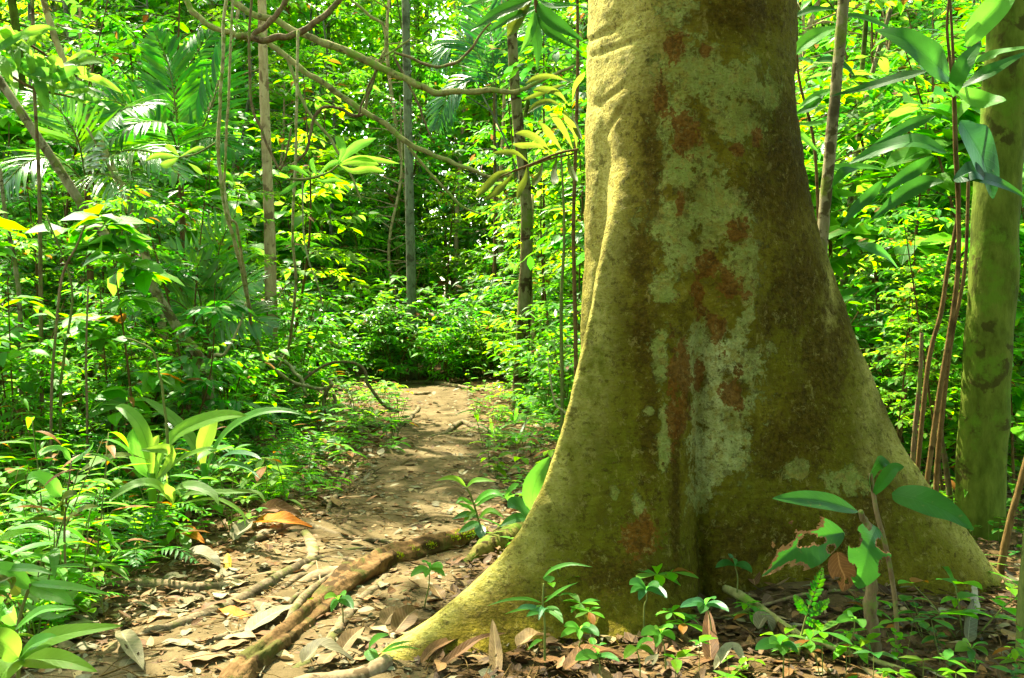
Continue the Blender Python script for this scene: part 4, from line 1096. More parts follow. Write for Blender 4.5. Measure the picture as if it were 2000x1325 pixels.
hero_leaf(cs, [(1712, 1030), (1700, 1060), (1690, 1100), (1676, 1150)], [2.93, 2.86, 2.84, 2.84], 84, D_, 'big', (0, -1, 0.15), n=64, m=16,
          holes=[(0.25, -0.75, 0.14, 0.45), (0.42, 0.95, 0.09, 0.45), (0.6, -0.95, 0.12, 0.3), (0.15, 0.8, 0.08, 0.4), (0.8, 0.9, 0.08, 0.4)])
hero_leaf(cs, [(1636, 1078), (1640, 1105), (1650, 1130), (1646, 1156)], 2.88, 52, M['dead_brown'], 'ovate', (0, -1, 0.1), n=24, m=6, holes=[(0.62, 0.7, 0.1, 0.35), (0.75, -0.2, 0.06, 0.2)], name='withered_leaf')
# stump the sapling leans from
strand('dead_stick', 'dark rotting upright stick beside the chewed sapling stem', 'branch', [(1706, 1300), (1702, 1200), (1696, 1120), (1692, 1050), (1684, 1000)], 3.05, (26, 24, 20, 18, 12), M['dark_branch'], seed=71, lump=0.3)

# large dark leaves of the sapling at right
bs = plant('large_leaf_sapling', 'sapling with long dark drooping leaves hanging at the upper right', 'sapling', on_ground(1850, 1000, 3.9))
hero_stem(bs, [(1800, 1020), (1830, 800), (1868, 560), (1872, 420), (1866, 300), (1862, 180), (1850, 60), (1856, -30)], [3.95] * 8, (11, 11, 10, 9, 8, 6, 5), M['twig'])
Y3 = 3.85
for pix, w, mt, sh, upv in [
    ([(1854, 152), (1820, 120), (1770, 80), (1708, 58)], 72, 'leaf_deep', 'ovate', (0.3, -1, 0.25)),
    ([(1815, 138), (1760, 152), (1690, 172), (1616, 190)], 30, 'leaf_deep', 'lance', (0, -0.8, 0.6)),
    ([(1888, 92), (1915, 50), (1955, 5), (1985, -40)], 52, 'leaf', 'big', (-0.5, -1, 0.2)),
    ([(1862, 190), (1872, 150), (1890, 115), (1915, 84)], 34, 'leaf_deep', 'big', (-0.5, -1, 0.2)),
    ([(1905, 122), (1940, 108), (1980, 98), (2030, 90)], 32, 'leaf', 'lance', (0, -0.7, 0.8)),
    ([(1876, 172), (1915, 150), (1955, 128), (2010, 100)], 34, 'leaf_deep', 'lance', (0, -0.8, 0.6)),
    ([(1876, 236), (1896, 270), (1922, 320), (1940, 388)], 92, 'leaf_teal', 'big', (0.6, -1, 0.1)),
    ([(1862, 352), (1885, 340), (1905, 335), (1925, 350)], 40, 'leaf_teal', 'big', (0, -1, 0.3)),
    ([(1858, 170), (1890, 190), (1930, 200), (1965, 196)], 44, 'leaf', 'big', (0, -1, 0.4)),
    ([(1850, 300), (1790, 278), (1720, 292), (1655, 322)], 42, 'leaf_dark', 'ovate', (0, -0.8, 0.7)),
    ([(1824, 305), (1790, 330), (1755, 352), (1714, 382)], 32, 'leaf_deep', 'lance', (0.3, -0.9, 0.4)),
    ([(1844, 355), (1800, 360), (1750, 390), (1700, 432)], 38, 'leaf_deep', 'lance', (0.2, -0.9, 0.4)),
    ([(1828, 226), (1790, 240), (1745, 262), (1698, 288)], 26, 'leaf_deep', 'lance', (0.2, -0.9, 0.5)),
    ([(1724, 352), (1700, 380), (1668, 410), (1640, 445)], 26, 'leaf_deep', 'lance', (0.3, -0.9, 0.4)),
    ([(1672, 474), (1700, 484), (1728, 498), (1754, 524)], 28, 'leaf_dark', 'lance', (0, -0.9, 0.5)),
    ([(1880, 345), (1920, 350), (1960, 362), (2010, 390)], 36, 'leaf_deep', 'lance', (0, -0.9, 0.5)),
    ([(1672, 330), (1650, 335), (1635, 350), (1622, 372)], 22, 'leaf_deep', 'lance', (0, -0.9, 0.5)),
]:
    hero_leaf(bs, pix, [Y3 + 0.05 * math.sin(i * 1.3 + w) for i in range(4)], w, M[mt], sh, upv)
bt = plant('large_leaf_sapling', 'sapling with narrow drooping leaves between huge trunk and grey pole', 'sapling', on_ground(1590, 900, 5.2))
hero_stem(bt, [(1588, 880), (1600, 600), (1592, 300), (1560, 150), (1556, 20)], 5.2, (8, 7, 6, 4), M['twig'])
for pix, w, mt in [([(1545, 110), (1580, 80), (1612, 62), (1645, 52)], 40, 'leaf'), ([(1548, 35), (1580, 22), (1610, 18), (1640, 20)], 22, 'leaf_deep'), ([(1560, 210), (1590, 190), (1620, 178), (1648, 172)], 20, 'leaf'),
                   ([(1555, 222), (1580, 212), (1602, 190), (1616, 178)], 24, 'leaf_deep'), ([(1556, 240), (1580, 244), (1610, 238), (1634, 228)], 16, 'leaf'), ([(1600, 330), (1640, 328), (1690, 326), (1735, 334)], 24, 'leaf'),
                   ([(1640, 30), (1680, 34), (1720, 48), (1752, 66)], 24, 'leaf_deep'), ([(1592, 120), (1622, 118), (1650, 130), (1672, 152)], 26, 'leaf_deep'), ([(1600, 300), (1570, 270), (1560, 262), (1548, 270)], 20, 'leaf')]:
    hero_leaf(bt, pix, 5.1, w, M[mt], 'lance', (0, -0.8, 0.7))

# leaves hanging into the top beside the trunk: two twigs of the same kind of tree
tw = plant('hanging_leaf_spray', 'spray of long dark leaves hanging from the top edge left of the trunk', 'branch', tuple(P(1050, -30, 4.9)))
hero_stem(tw, [(1042, -80), (1044, -30), (1046, 0), (1048, 25)], 4.9, (9, 8, 7, 6), M['twig'])
for pix, w, mt in [([(1040, 0), (1000, 14), (960, 34), (918, 62)], 34, 'leaf_deep'), ([(1046, 18), (1010, 30), (980, 46), (945, 70)], 24, 'leaf_deep'), ([(1046, 25), (1046, 60), (1050, 95), (1050, 140)], 24, 'leaf_deep'),
                   ([(1050, 5), (1070, 35), (1105, 60), (1142, 82)], 38, 'leaf_deep'), ([(1045, -30), (990, -18), (940, -2), (905, 14)], 40, 'leaf'), ([(1044, 22), (1040, 50), (1030, 80), (1014, 108)], 20, 'leaf'),
                   ([(1052, 0), (1075, 12), (1100, 12), (1135, 10)], 16, 'leaf_deep'), ([(1048, 20), (1070, 60), (1100, 80), (1140, 105)], 26, 'leaf_deep'), ([(1040, -5), (1010, 40), (1000, 60), (990, 75)], 30, 'leaf_olive')]:
    hero_leaf(tw, pix, [4.9, 4.87, 4.85, 4.84], w, M[mt], 'lance', (0, -0.9, 0.5))
tw = plant('olive_leaf_spray', 'fan of olive backlit leaves on a twig touching the left side of the trunk', 'branch', tuple(P(1122, 300, 5.4)))
hero_stem(tw, [(1130, 292), (1090, 300), (1040, 320), (1000, 335)], 5.4, (5, 5, 4, 3), M['twig'])
rng = np.random.default_rng(77)
for pix, w in [([(1000, 335), (975, 340), (950, 365), (928, 388)], 16), ([(1030, 322), (1025, 350), (1015, 370), (1010, 390)], 15), ([(1008, 334), (985, 360), (970, 375), (945, 392)], 15), ([(1060, 312), (1055, 340), (1045, 355), (1040, 365)], 14),
               ([(1090, 300), (1082, 335), (1085, 355), (1080, 362)], 15), ([(1035, 320), (1010, 300), (985, 298), (960, 300)], 12), ([(1075, 306), (1060, 280), (1030, 262), (1005, 262)], 15), ([(1100, 298), (1080, 270), (1062, 250), (1048, 240)], 15),
               ([(1110, 296), (1112, 325), (1120, 345), (1128, 355)], 14), ([(1120, 294), (1105, 262), (1085, 232), (1072, 222)], 14), ([(1126, 292), (1124, 260), (1110, 235), (1102, 215)], 15), ([(1090, 300), (1050, 285), (1020, 285), (1000, 282)], 12),
               ([(1100, 210), (1075, 198), (1050, 205), (1030, 222)], 14), ([(1110, 205), (1090, 182), (1060, 175), (1040, 178)], 14), ([(1118, 215), (1120, 240), (1130, 262), (1136, 275)], 12), ([(1118, 200), (1122, 170), (1135, 150), (1142, 140)], 12),
               ([(1110, 160), (1080, 150), (1050, 152), (1025, 165)], 12), ([(1105, 165), (1080, 172), (1050, 185), (1020, 196)], 10)]:
    hero_leaf(tw, pix, [5.4 - 0.05 * i for i in range(4)], w, M['leaf_olive'], 'obov', (rng.normal() * 0.2, -1, rng.uniform(-.1, .4)), n=9, m=2)

tw = plant('sunlit_leaf_spray', 'spray of bright yellow green leaves catching sun above the left undergrowth', 'branch', tuple(P(640, 345, 6.2)))
hero_stem(tw, [(560, 350), (600, 350), (640, 338), (662, 322)], 6.2, (5, 5, 4, 3), M['stem'])
for pix, w, mt in [([(662, 322), (690, 318), (712, 316), (740, 322)], 20, 'leaf_yel'), ([(662, 322), (690, 335), (720, 330), (754, 336)], 16, 'leaf_yel'), ([(662, 322), (680, 300), (700, 285), (735, 270)], 21, 'leaf'), ([(660, 320), (670, 295), (665, 280), (655, 265)], 17, 'leaf'),
                   ([(655, 325), (690, 310), (730, 312), (780, 320)], 12, 'leaf_yel'), ([(620, 345), (612, 330), (608, 320), (612, 308)], 12, 'leaf'), ([(620, 345), (640, 325), (655, 318), (668, 318)], 12, 'leaf'), ([(610, 348), (630, 355), (650, 352), (672, 355)], 9, 'leaf'),
                   ([(610, 350), (590, 335), (575, 328), (560, 325)], 10, 'leaf'), ([(600, 350), (580, 358), (560, 372), (545, 380)], 10, 'leaf')]:
    hero_leaf(tw, pix, 6.2, w, M[mt], 'obov', (0, -1, 0.15), n=9, m=2)
tw = plant('sunlit_leaf_spray', 'small whorl of light green leaves hanging before the dark palm', 'branch', tuple(P(350, 310, 6.0)))
hero_stem(tw, [(420, 280), (385, 300), (350, 308)], 6.0, (4, 3, 3), M['stem'])
for pix, w in [([(350, 308), (330, 305), (305, 305), (282, 316)], 12), ([(350, 308), (338, 316), (325, 322), (312, 322)], 17), ([(350, 306), (340, 295), (330, 288), (322, 284)], 12), ([(352, 306), (372, 296), (388, 290), (400, 288)], 9), ([(366, 318), (378, 326), (388, 334), (396, 342)], 9)]:
    hero_leaf(tw, pix, 6.0, w, M['leaf_yel'], 'obov', (0, -1, 0.15), n=9, m=2)


# small hero seedlings near the camera
def seedling_px(name, label, stem, Y, lv, sm='stem', lm='leaf', cat='seedling', w=5, shape='lance'):
    b = on_ground(stem[0][0], stem[0][1], Y)
    r = plant(name, label, cat, b)
    pts = [Vector(b) - Vector((0, 0, .03))] + [P(x, y, Y) for x, y in stem]
    mb = MB(); tube(mb, spline([p - Vector(b) for p in pts], 5), [w * Y / F / 2, w * Y / F / 3], 6); mb.build('stem', M[sm], r)
    for e in lv:
        pix, wd = e[0], e[1]; mt = e[2] if len(e) > 2 else lm
        hero_leaf(r, pix, [Y - 0.03 * i for i in range(len(pix))], wd, M[mt], e[3] if len(e) > 3 else shape, (0, -0.75, 0.75), n=10, m=2)
    return r


seedling_px('path_seedling', 'bright lance leaved seedling leaning over the near right side of the path', [(940, 1040), (930, 1000), (920, 970), (911, 952)], 4.5,
            [([(911, 952), (895, 938), (875, 934), (850, 940)], 16, 'leaf_yel'), ([(911, 952), (925, 940), (945, 938), (968, 941)], 14, 'leaf_yel'), ([(925, 985), (945, 968), (965, 962), (985, 972)], 18, 'leaf'), ([(928, 990), (950, 975), (970, 968), (1000, 962)], 14),
             ([(930, 1000), (915, 992), (905, 988), (890, 982)], 16), ([(934, 1010), (915, 1005), (900, 1008), (882, 1016)], 18, 'leaf_dark'), ([(936, 1012), (950, 1000), (965, 1000), (985, 1012)], 18, 'leaf_yel'), ([(936, 1020), (925, 1024), (908, 1034), (895, 1042)], 20, 'leaf_dark'),
             ([(938, 1024), (938, 1035), (940, 1045), (944, 1060)], 26, 'leaf_blue'), ([(930, 1000), (920, 1005), (912, 1014), (906, 1022)], 16, 'leaf_yel'), ([(926, 985), (912, 980), (900, 975), (890, 985)], 14)])
seedling_px('broad_leaf_seedling', 'seedling with one tall upright leaf against the left buttress', [(1030, 1040), (1036, 1010), (1040, 995)], 4.25,
            [([(1040, 1002), (1040, 965), (1052, 930), (1074, 892)], 44, 'leaf', 'big'), ([(1036, 1010), (1020, 995), (1005, 988), (992, 992)], 44, 'leaf_blue', 'big'), ([(1036, 1012), (1015, 1012), (995, 1018), (975, 1030)], 26, 'leaf_dark'),
             ([(1000, 985), (995, 965), (1000, 955), (1014, 945)], 24, 'leaf', 'big'), ([(1050, 1005), (1060, 990), (1075, 975), (1085, 960)], 20, 'leaf_yel', 'big')])
seedling_px('grassy_seedling', 'thin bamboo like seedling with narrow blades before the left buttress foot', [(1064, 1260), (1064, 1220), (1060, 1180), (1062, 1140)], 2.95,
            [([(1060, 1130), (1080, 1112), (1115, 1102), (1158, 1108)], 11), ([(1062, 1178), (1085, 1160), (1105, 1148), (1128, 1138)], 10), ([(1058, 1178), (1030, 1170), (990, 1172), (950, 1184)], 9), ([(1060, 1182), (1030, 1188), (1010, 1192), (985, 1200)], 9),
             ([(1062, 1190), (1078, 1192), (1090, 1202), (1100, 1218)], 20, 'leaf', 'ovate'), ([(1060, 1190), (1040, 1188), (1025, 1186), (1010, 1190)], 16, 'leaf_blue', 'ovate'), ([(1062, 1200), (1050, 1196), (1040, 1198), (1028, 1205)], 18, 'leaf_dark', 'ovate'),
             ([(1062, 1200), (1064, 1188), (1058, 1192), (1052, 1212)], 14, 'leaf_blue', 'ovate'), ([(1060, 1250), (1050, 1252), (1040, 1260), (1030, 1270)], 10)])
seedling_px('broad_leaf_seedling', 'glossy two leaved seedling low in the litter left of the buttress root', [(742, 1300), (735, 1280), (730, 1270)], 3.0,
            [([(720, 1268), (728, 1254), (742, 1244), (760, 1240)], 20, 'leaf', 'ovate'), ([(720, 1268), (724, 1278), (732, 1288), (742, 1294)], 26, 'leaf', 'ovate'), ([(745, 1275), (765, 1262), (785, 1256), (806, 1252)], 10), ([(745, 1275), (770, 1268), (790, 1264), (820, 1268)], 8)])
for nm, lab, x, y, Y, k in [('broad_leaf_seedling', 'four leaved seedling standing before the fold of the huge trunk', 1258, 1190, 3.2, 1), ('broad_leaf_seedling', 'yellow green seedling with drooping leaf near the bottom centre', 1250, 1325, 2.85, 2), ('broad_leaf_seedling', 'bright seedling left of the drooping leaf one at the bottom', 1170, 1320, 2.85, 3),
                         ('broad_leaf_seedling', 'round leaved seedling in dark litter below the trunk fold', 1390, 1250, 3.05, 4), ('broad_leaf_seedling', 'starry seedling tight against the foot of the trunk recess', 1440, 1150, 3.45, 5), ('broad_leaf_seedling', 'thin twin leaved seedling beside the round leaved one', 1300, 1300, 2.9, 6),
                         ('broad_leaf_seedling', 'glossy seedling in the litter near the lower right corner', 1905, 1300, 2.85, 7), ('broad_leaf_seedling', 'low seedling between mossy root and left buttress', 830, 1180, 3.45, 8), ('broad_leaf_seedling', 'three leaved seedling on bare earth below the rotten root', 670, 1210, 3.3, 9),
                         ('broad_leaf_seedling', 'wide leaved low seedling under the forked stick', 1530, 1310, 2.8, 10), ('broad_leaf_seedling', 'seedling with paired leaves left of the mossed root end', 1095, 1130, 3.5, 11), ('broad_leaf_seedling', 'small seedling at the base of the chewed sapling', 1660, 1260, 2.95, 12), ('broad_leaf_seedling', 'trailing seedling behind the grassy seedling', 1130, 1270, 2.95, 13)]:
    rr = random.Random(k * 13)
    hgt = rr.uniform(30, 70)
    top = (x + rr.uniform(-12, 12), y - hgt)
    lv = []
    n = rr.choice([3, 4, 5])
    for i in range(n):
        a = 2 * math.pi * (i + rr.random() * 0.6) / n; ln = rr.uniform(26, 52)
        dx, dy = math.cos(a) * ln, math.sin(a) * ln * 0.45
        lv.append(([top, (top[0] + dx * .4, top[1] + dy * .4 - 4), (top[0] + dx * .75, top[1] + dy * .75), (top[0] + dx, top[1] + dy + 6)], rr.uniform(14, 26), rr.choice(['leaf', 'leaf', 'leaf_dark', 'leaf_yel']) if k not in (1, 5, 4) else rr.choice(['leaf_blue', 'leaf_dark']), 'ovate'))
    seedling_px(nm, lab, [(x, y), ((x + top[0]) / 2 + 3, y - hgt * .5), top], Y, lv, w=3.5)

# bright broad plant at the lower left corner
cp = plant('broad_leaf_plant', 'bright broad leaved plant filling the lower left corner', 'plant', on_ground(30, 1340, 2.25))
hero_stem(cp, [(30, 1400), (34, 1340), (38, 1290)], 2.25, (10, 9, 7), M['stem'])
for pix, w, mt in [([(38, 1286), (80, 1256), (140, 1236), (240, 1222)], 46, 'leaf_yel'), ([(38, 1288), (80, 1288), (130, 1292), (190, 1312)], 46, 'leaf_yel'), ([(36, 1285), (10, 1260), (-20, 1250), (-60, 1262)], 60, 'leaf_yel'), ([(36, 1288), (20, 1300), (5, 1318), (-10, 1350)], 56, 'leaf_yel'),
                   ([(38, 1284), (60, 1262), (85, 1250), (110, 1242)], 36, 'leaf'), ([(30, 1230), (60, 1205), (90, 1190), (150, 1188)], 24, 'leaf'), ([(30, 1220), (10, 1195), (0, 1180), (-30, 1170)], 36, 'leaf')]:
    hero_leaf(cp, pix, [2.25, 2.22, 2.2, 2.18], w, M[mt], 'ovate', (0, -0.7, 0.8))
cq = plant('broad_leaf_plant', 'olive broad leaved plant above the bright one at the left edge', 'plant', on_ground(20, 1260, 2.7))
hero_stem(cq, [(20, 1300), (40, 1200), (60, 1140)], 2.7, (8, 7, 6), M['stem'])
for pix, w, mt in [([(60, 1150), (20, 1118), (-20, 1112), (-60, 1118)], 40, 'leaf'), ([(40, 1160), (15, 1135), (-5, 1128), (-40, 1140)], 44, 'leaf_olive'), ([(60, 1145), (90, 1155), (115, 1165), (145, 1182)], 40, 'leaf'), ([(60, 1140), (100, 1142), (150, 1148), (218, 1162)], 20, 'leaf'),
                   ([(-20, 1115), (30, 1110), (70, 1112), (105, 1122)], 20, 'leaf'), ([(50, 1180), (80, 1200), (110, 1205), (150, 1192)], 16, 'leaf')]:
    hero_leaf(cq, pix, [2.7, 2.66, 2.62, 2.6], w, M[mt], 'ovate', (0, -0.7, 0.8))
cr = plant('dark_seedling', 'olive leaved seedling standing in the left undergrowth before the palm seedling', 'seedling', on_ground(128, 1150, 3.3))
hero_stem(cr, [(130, 1150), (126, 1060), (128, 1000), (140, 900)], 3.3, (5, 5, 4, 3), M['dark_branch'])
for pix, w, mt in [([(128, 1005), (118, 985), (130, 970), (152, 965)], 40, 'leaf_olive'), ([(126, 1020), (150, 1002), (170, 992), (192, 990)], 22, 'leaf_olive'), ([(126, 1018), (95, 1015), (70, 1014), (48, 1018)], 14, 'leaf_olive'), ([(120, 970), (95, 945), (70, 932), (52, 938)], 40, 'leaf'),
                   ([(138, 905), (165, 890), (180, 875), (182, 860)], 26, 'leaf'), ([(138, 900), (120, 880), (100, 878), (80, 885)], 22, 'leaf'), ([(128, 1000), (110, 990), (100, 975), (96, 960)], 16, 'leaf')]:
    hero_leaf(cr, pix, [3.3, 3.27, 3.24, 3.22], w, M[mt], 'ovate', (0, -0.6, 0.8))


# bright spray high at the left edge
tw = plant('sunlit_leaf_spray', 'large yellow green leaf spray glowing at the upper left edge', 'branch', tuple(P(-60, 60, 5.2)))
hero_stem(tw, [(-80, 40), (0, 60), (70, 95), (150, 150)], 5.2, (7, 6, 5, 3), M['twig'])
hero_stem(tw, [(-80, 60), (-20, 120), (60, 170), (140, 190)], 5.15, (7, 6, 5, 3), M['twig'], 'twig')
rng = np.random.default_rng(9)
for i in range(34):
    t = i / 33
    ax, ay = ((-40 + 190 * t), (50 + 95 * t + 4 * math.sin(i))) if i % 2 else ((-40 + 180 * t), (95 + 95 * t))
    a = rng.uniform(-.9, 1.6); ln = rng.uniform(60, 105)
    dx, dy = math.cos(a) * ln, math.sin(a) * ln * .8
    hero_leaf(tw, [(ax, ay), (ax + dx * .35, ay + dy * .3 - 5), (ax + dx * .7, ay + dy * .7 - 3), (ax + dx, ay + dy + 6)], [5.2 + rng.uniform(-.1, .1) - .03 * j for j in range(4)], rng.uniform(16, 25), M['leaf_yel' if i % 4 else 'leaf'], 'ovate', (rng.normal() * .3, -1, rng.uniform(-.1, .5)), n=9, m=2)


# pinnate fronds: ferns, feather palms
def frond(mb, pts, nl, L, W, up=(0, 0, 1), droop=0.3, ang_=60, shape='lance', lod=0, rach=0.004, rm=1, lm=0, rng=None, taper=True, bare=0.12):
    sp = spline([Vector(p) for p in pts], 10)
    tube(mb, sp, (rach, rach * 0.3), 5, mat=rm)
    arr = np.array([tuple(p) for p in sp])
    seg = np.concatenate([[0], np.cumsum(np.linalg.norm(np.diff(arr, axis=0), axis=1))]); seg /= seg[-1]
    u = np.linspace(bare, 0.99, nl)
    pos = np.stack([np.interp(u, seg, arr[:, i]) for i in range(3)], -1)
    tan = norm(np.stack([np.interp(np.clip(u + .03, 0, 1), seg, arr[:, i]) - np.interp(np.clip(u - .03, 0, 1), seg, arr[:, i]) for i in range(3)], -1))
    upv = np.array(up, float)
    side = norm(np.cross(tan, upv)); nn = np.cross(side, tan)
    prof = np.sin(np.pi * (0.12 + 0.86 * u) ** 0.9) ** 0.7 if taper else np.ones(nl)
    a = np.radians(ang_ * (1 - 0.45 * u))[:, None]
    for sgn in (-1, 1):
        j = (rng.normal(size=(nl, 3)) * 0.06) if rng is not None else 0
        d = tan * np.cos(a) + sgn * side * np.sin(a) + nn * 0.05 + j
        leaves(mb, pos, d, nn, L * prof * (rng.uniform(0.85, 1.1, nl) if rng is not None else 1), W, shape, lod, droop, lm)


def make_palm(label, base, crownpt, fr, mat, group=None, seed=1, name='feather_palm'):
    rng = np.random.default_rng(seed)
    root = plant(name, label, 'palm', base, group)
    off = Vector(base)
    mb = MB(); tube(mb, spline([Vector((0, 0, -0.1)), (Vector(crownpt) - off) * 0.5 + Vector((0.04, 0, 0)), Vector(crownpt) - off], 8), (0.035, 0.022), 8, lump=0.1); mb.build('trunk', M['twig'], root)
    for pts, nl, L, W, up in fr:
        mb = MB(); frond(mb, [Vector(p) - off for p in pts], nl, L, W, up, rng=rng, rach=0.008)
        mb.build('frond', [mat, M['stem']], root)
    return root


def pf(pix, Y): 
    Ys = Y if isinstance(Y, (list, tuple)) else [Y] * len(pix)
    return [P(x, y, yy) for (x, y), yy in zip(pix, Ys)]


make_palm('dark green feather palm with combed fronds before the bright upper left canopy', on_ground(350, 700, 8.0), P(352, 330, 8.0), [
    (pf([(352, 330), (345, 230), (330, 130), (300, 60)], 8.0), 26, 0.42, 0.045, (0.2, -1, 0.2)), (pf([(352, 330), (400, 240), (430, 150), (440, 80)], [8, 7.9, 7.8, 7.7]), 24, 0.40, 0.045, (-0.3, -1, 0.2)),
    (pf([(352, 330), (290, 250), (230, 200), (160, 190)], [8, 7.8, 7.6, 7.5]), 26, 0.45, 0.045, (0, -0.8, 0.6)), (pf([(352, 330), (330, 250), (270, 240), (210, 280)], [8, 7.6, 7.3, 7.2]), 26, 0.4, 0.04, (0, -0.5, 0.9)),
    (pf([(352, 330), (380, 280), (420, 270), (470, 300)], [8, 7.8, 7.6, 7.5]), 22, 0.36, 0.04, (0, -0.6, 0.9)), (pf([(352, 330), (340, 200), (380, 110), (420, 60)], [8.2, 8.3, 8.4, 8.5]), 24, 0.4, 0.045, (0, -1, 0.1))], M['leaf_dark'], seed=3)
make_palm('silvery feather palm with glossy fronds under the leaning tree', on_ground(160, 640, 7.3), P(170, 360, 7.3), [
    (pf([(170, 360), (150, 270), (110, 210), (60, 190)], [7.3, 7.1, 7.0, 6.9]), 28, 0.42, 0.03, (0, -0.6, 0.8)), (pf([(170, 360), (190, 270), (240, 215), (300, 205)], [7.3, 7.1, 6.9, 6.8]), 28, 0.42, 0.03, (0, -0.6, 0.8)),
    (pf([(170, 360), (230, 300), (300, 300), (360, 350)], [7.3, 7.1, 6.9, 6.8]), 28, 0.40, 0.03, (0, -0.5, 0.9)), (pf([(170, 360), (110, 310), (50, 320), (0, 370)], [7.3, 7.1, 6.9, 6.8]), 28, 0.40, 0.03, (0, -0.5, 0.9)),
    (pf([(170, 360), (200, 340), (260, 370), (320, 430)], [7.3, 7.0, 6.8, 6.7]), 26, 0.36, 0.03, (0, -0.4, 0.9))], M['leaf_gloss'], seed=4)
make_palm('low silvery palm frond cluster behind the leaning tree foot', on_ground(400, 760, 7.4), P(400, 640, 7.4), [
    (pf([(400, 660), (430, 600), (470, 560), (510, 548)], [7.4, 7.2, 7.0, 6.9]), 22, 0.34, 0.035, (0, -0.8, 0.6)), (pf([(400, 660), (430, 630), (480, 620), (530, 640)], [7.4, 7.2, 7.0, 6.9]), 22, 0.34, 0.035, (0, -0.8, 0.6)),
    (pf([(400, 660), (390, 580), (370, 520), (330, 480)], [7.4, 7.3, 7.2, 7.1]), 22, 0.34, 0.035, (0, -0.9, 0.5)), (pf([(400, 660), (420, 560), (430, 480), (460, 420)], [7.4, 7.4, 7.3, 7.2]), 24, 0.36, 0.035, (0, -1, 0.3)),
    (pf([(400, 660), (360, 600), (300, 580), (250, 610)], [7.4, 7.2, 7.1, 7.0]), 22, 0.34, 0.035, (0, -0.7, 0.8))], M['leaf_gloss'], seed=5)
make_palm('green palm seen in sun behind the brown stems at right', on_ground(1740, 800, 8.5), P(1740, 700, 8.5), [
    (pf([(1740, 720), (1700, 640), (1660, 600), (1600, 600)], [8.5, 8.3, 8.2, 8.1]), 24, 0.45, 0.045, (0, -0.7, 0.8)), (pf([(1740, 720), (1790, 650), (1840, 610), (1900, 610)], [8.5, 8.3, 8.2, 8.1]), 24, 0.45, 0.045, (0, -0.7, 0.8)),
    (pf([(1740, 720), (1745, 620), (1760, 540), (1790, 480)], 8.5), 24, 0.45, 0.045, (0, -1, 0.3)), (pf([(1740, 720), (1700, 690), (1650, 700), (1610, 740)], [8.5, 8.2, 8.0, 7.9]), 22, 0.4, 0.045, (0, -0.5, 0.9)),
    (pf([(1740, 720), (1780, 690), (1830, 700), (1880, 740)], [8.5, 8.2, 8.0, 7.9]), 22, 0.4, 0.045, (0, -0.5, 0.9))], M['leaf_palm'], seed=6)
make_palm('tall palm with hanging narrow leaflets high in the far centre background', on_ground(960, 720, 17), P(965, 180, 17), [
    (pf([(965, 180), (930, 100), (890, 80), (850, 130)], 17), 30, 0.75, 0.06, (0, -0.6, 0.8)), (pf([(965, 180), (990, 90), (1030, 60), (1080, 100)], 17), 30, 0.75, 0.06, (0, -0.6, 0.8)), (pf([(965, 180), (960, 80), (940, 0), (900, -60)], 17), 30, 0.75, 0.06, (0, -1, 0.3)),
    (pf([(965, 180), (1000, 150), (1040, 170), (1080, 230)], 17), 30, 0.7, 0.06, (0, -0.6, 0.8)), (pf([(965, 180), (930, 150), (880, 180), (850, 250)], 17), 30, 0.7, 0.06, (0, -0.6, 0.8)), (pf([(965, 180), (980, 80), (1010, 10), (1060, -40)], 17.3), 30, 0.7, 0.06, (0, -1, 0.3))], M['leaf_blue'], seed=7)
# cut-leaf fern seedling in front of the trunk
fs = plant('cut_leaf_fern', 'lone cut leaf fern standing in the litter before the chewed sapling', 'fern', on_ground(1560, 1270, 2.95))
hero_stem(fs, [(1560, 1280), (1568, 1230), (1582, 1180), (1590, 1150)], 2.95, (4, 4, 3), M['stem'])
rng = np.random.default_rng(5)
for pix, L in [([(1582, 1185), (1590, 1160), (1600, 1135), (1606, 1112)], 0.030), ([(1578, 1200), (1566, 1185), (1560, 1175), (1552, 1165)], 0.022), ([(1578, 1200), (1595, 1192), (1608, 1182), (1618, 1172)], 0.022), ([(1574, 1210), (1590, 1218), (1600, 1224), (1612, 1226)], 0.02)]:
    mb = MB(); frond(mb, [P(x, y, 2.93) - Vector(fs.location) for x, y in pix], 9, L, 0.012, (0, -1, 0.3), rng=rng, rach=0.001, shape='ovate', lod=1, bare=0.05)
    mb.build('leaf', [M['leaf_deep'], M['stem']], fs)

# ------------------------------------------------------------------ fallen leaves with a look of their own
def fallen(label, pix, w, mat, lift=0.02, curl=0.5, shape='ovate', name='fallen_leaf', ups=None, holes=(), up=(0, 0, 1)):
    pts = []
    n = len(pix)
    for i, (x, y) in enumerate(pix):
        g = G(x, y); l = lift if ups is None else ups[i]
        pts.append(Vector((g.x, g.y, gz(g.x, g.y) + l)))
    o = pts[0].copy()
    mb = MB(); blade(mb, [p - o for p in pts], w * .78 * o.y / F, shape, up, n=18, fold=curl, m=4, wav=0.05, seed=int(pix[0][0]), holes=holes)
    ob = mb.build(name, M[mat]); ob.location = o
    ob.data.materials.append(M['dead_brown']); tag(ob, label, 'fallen leaf'); return ob


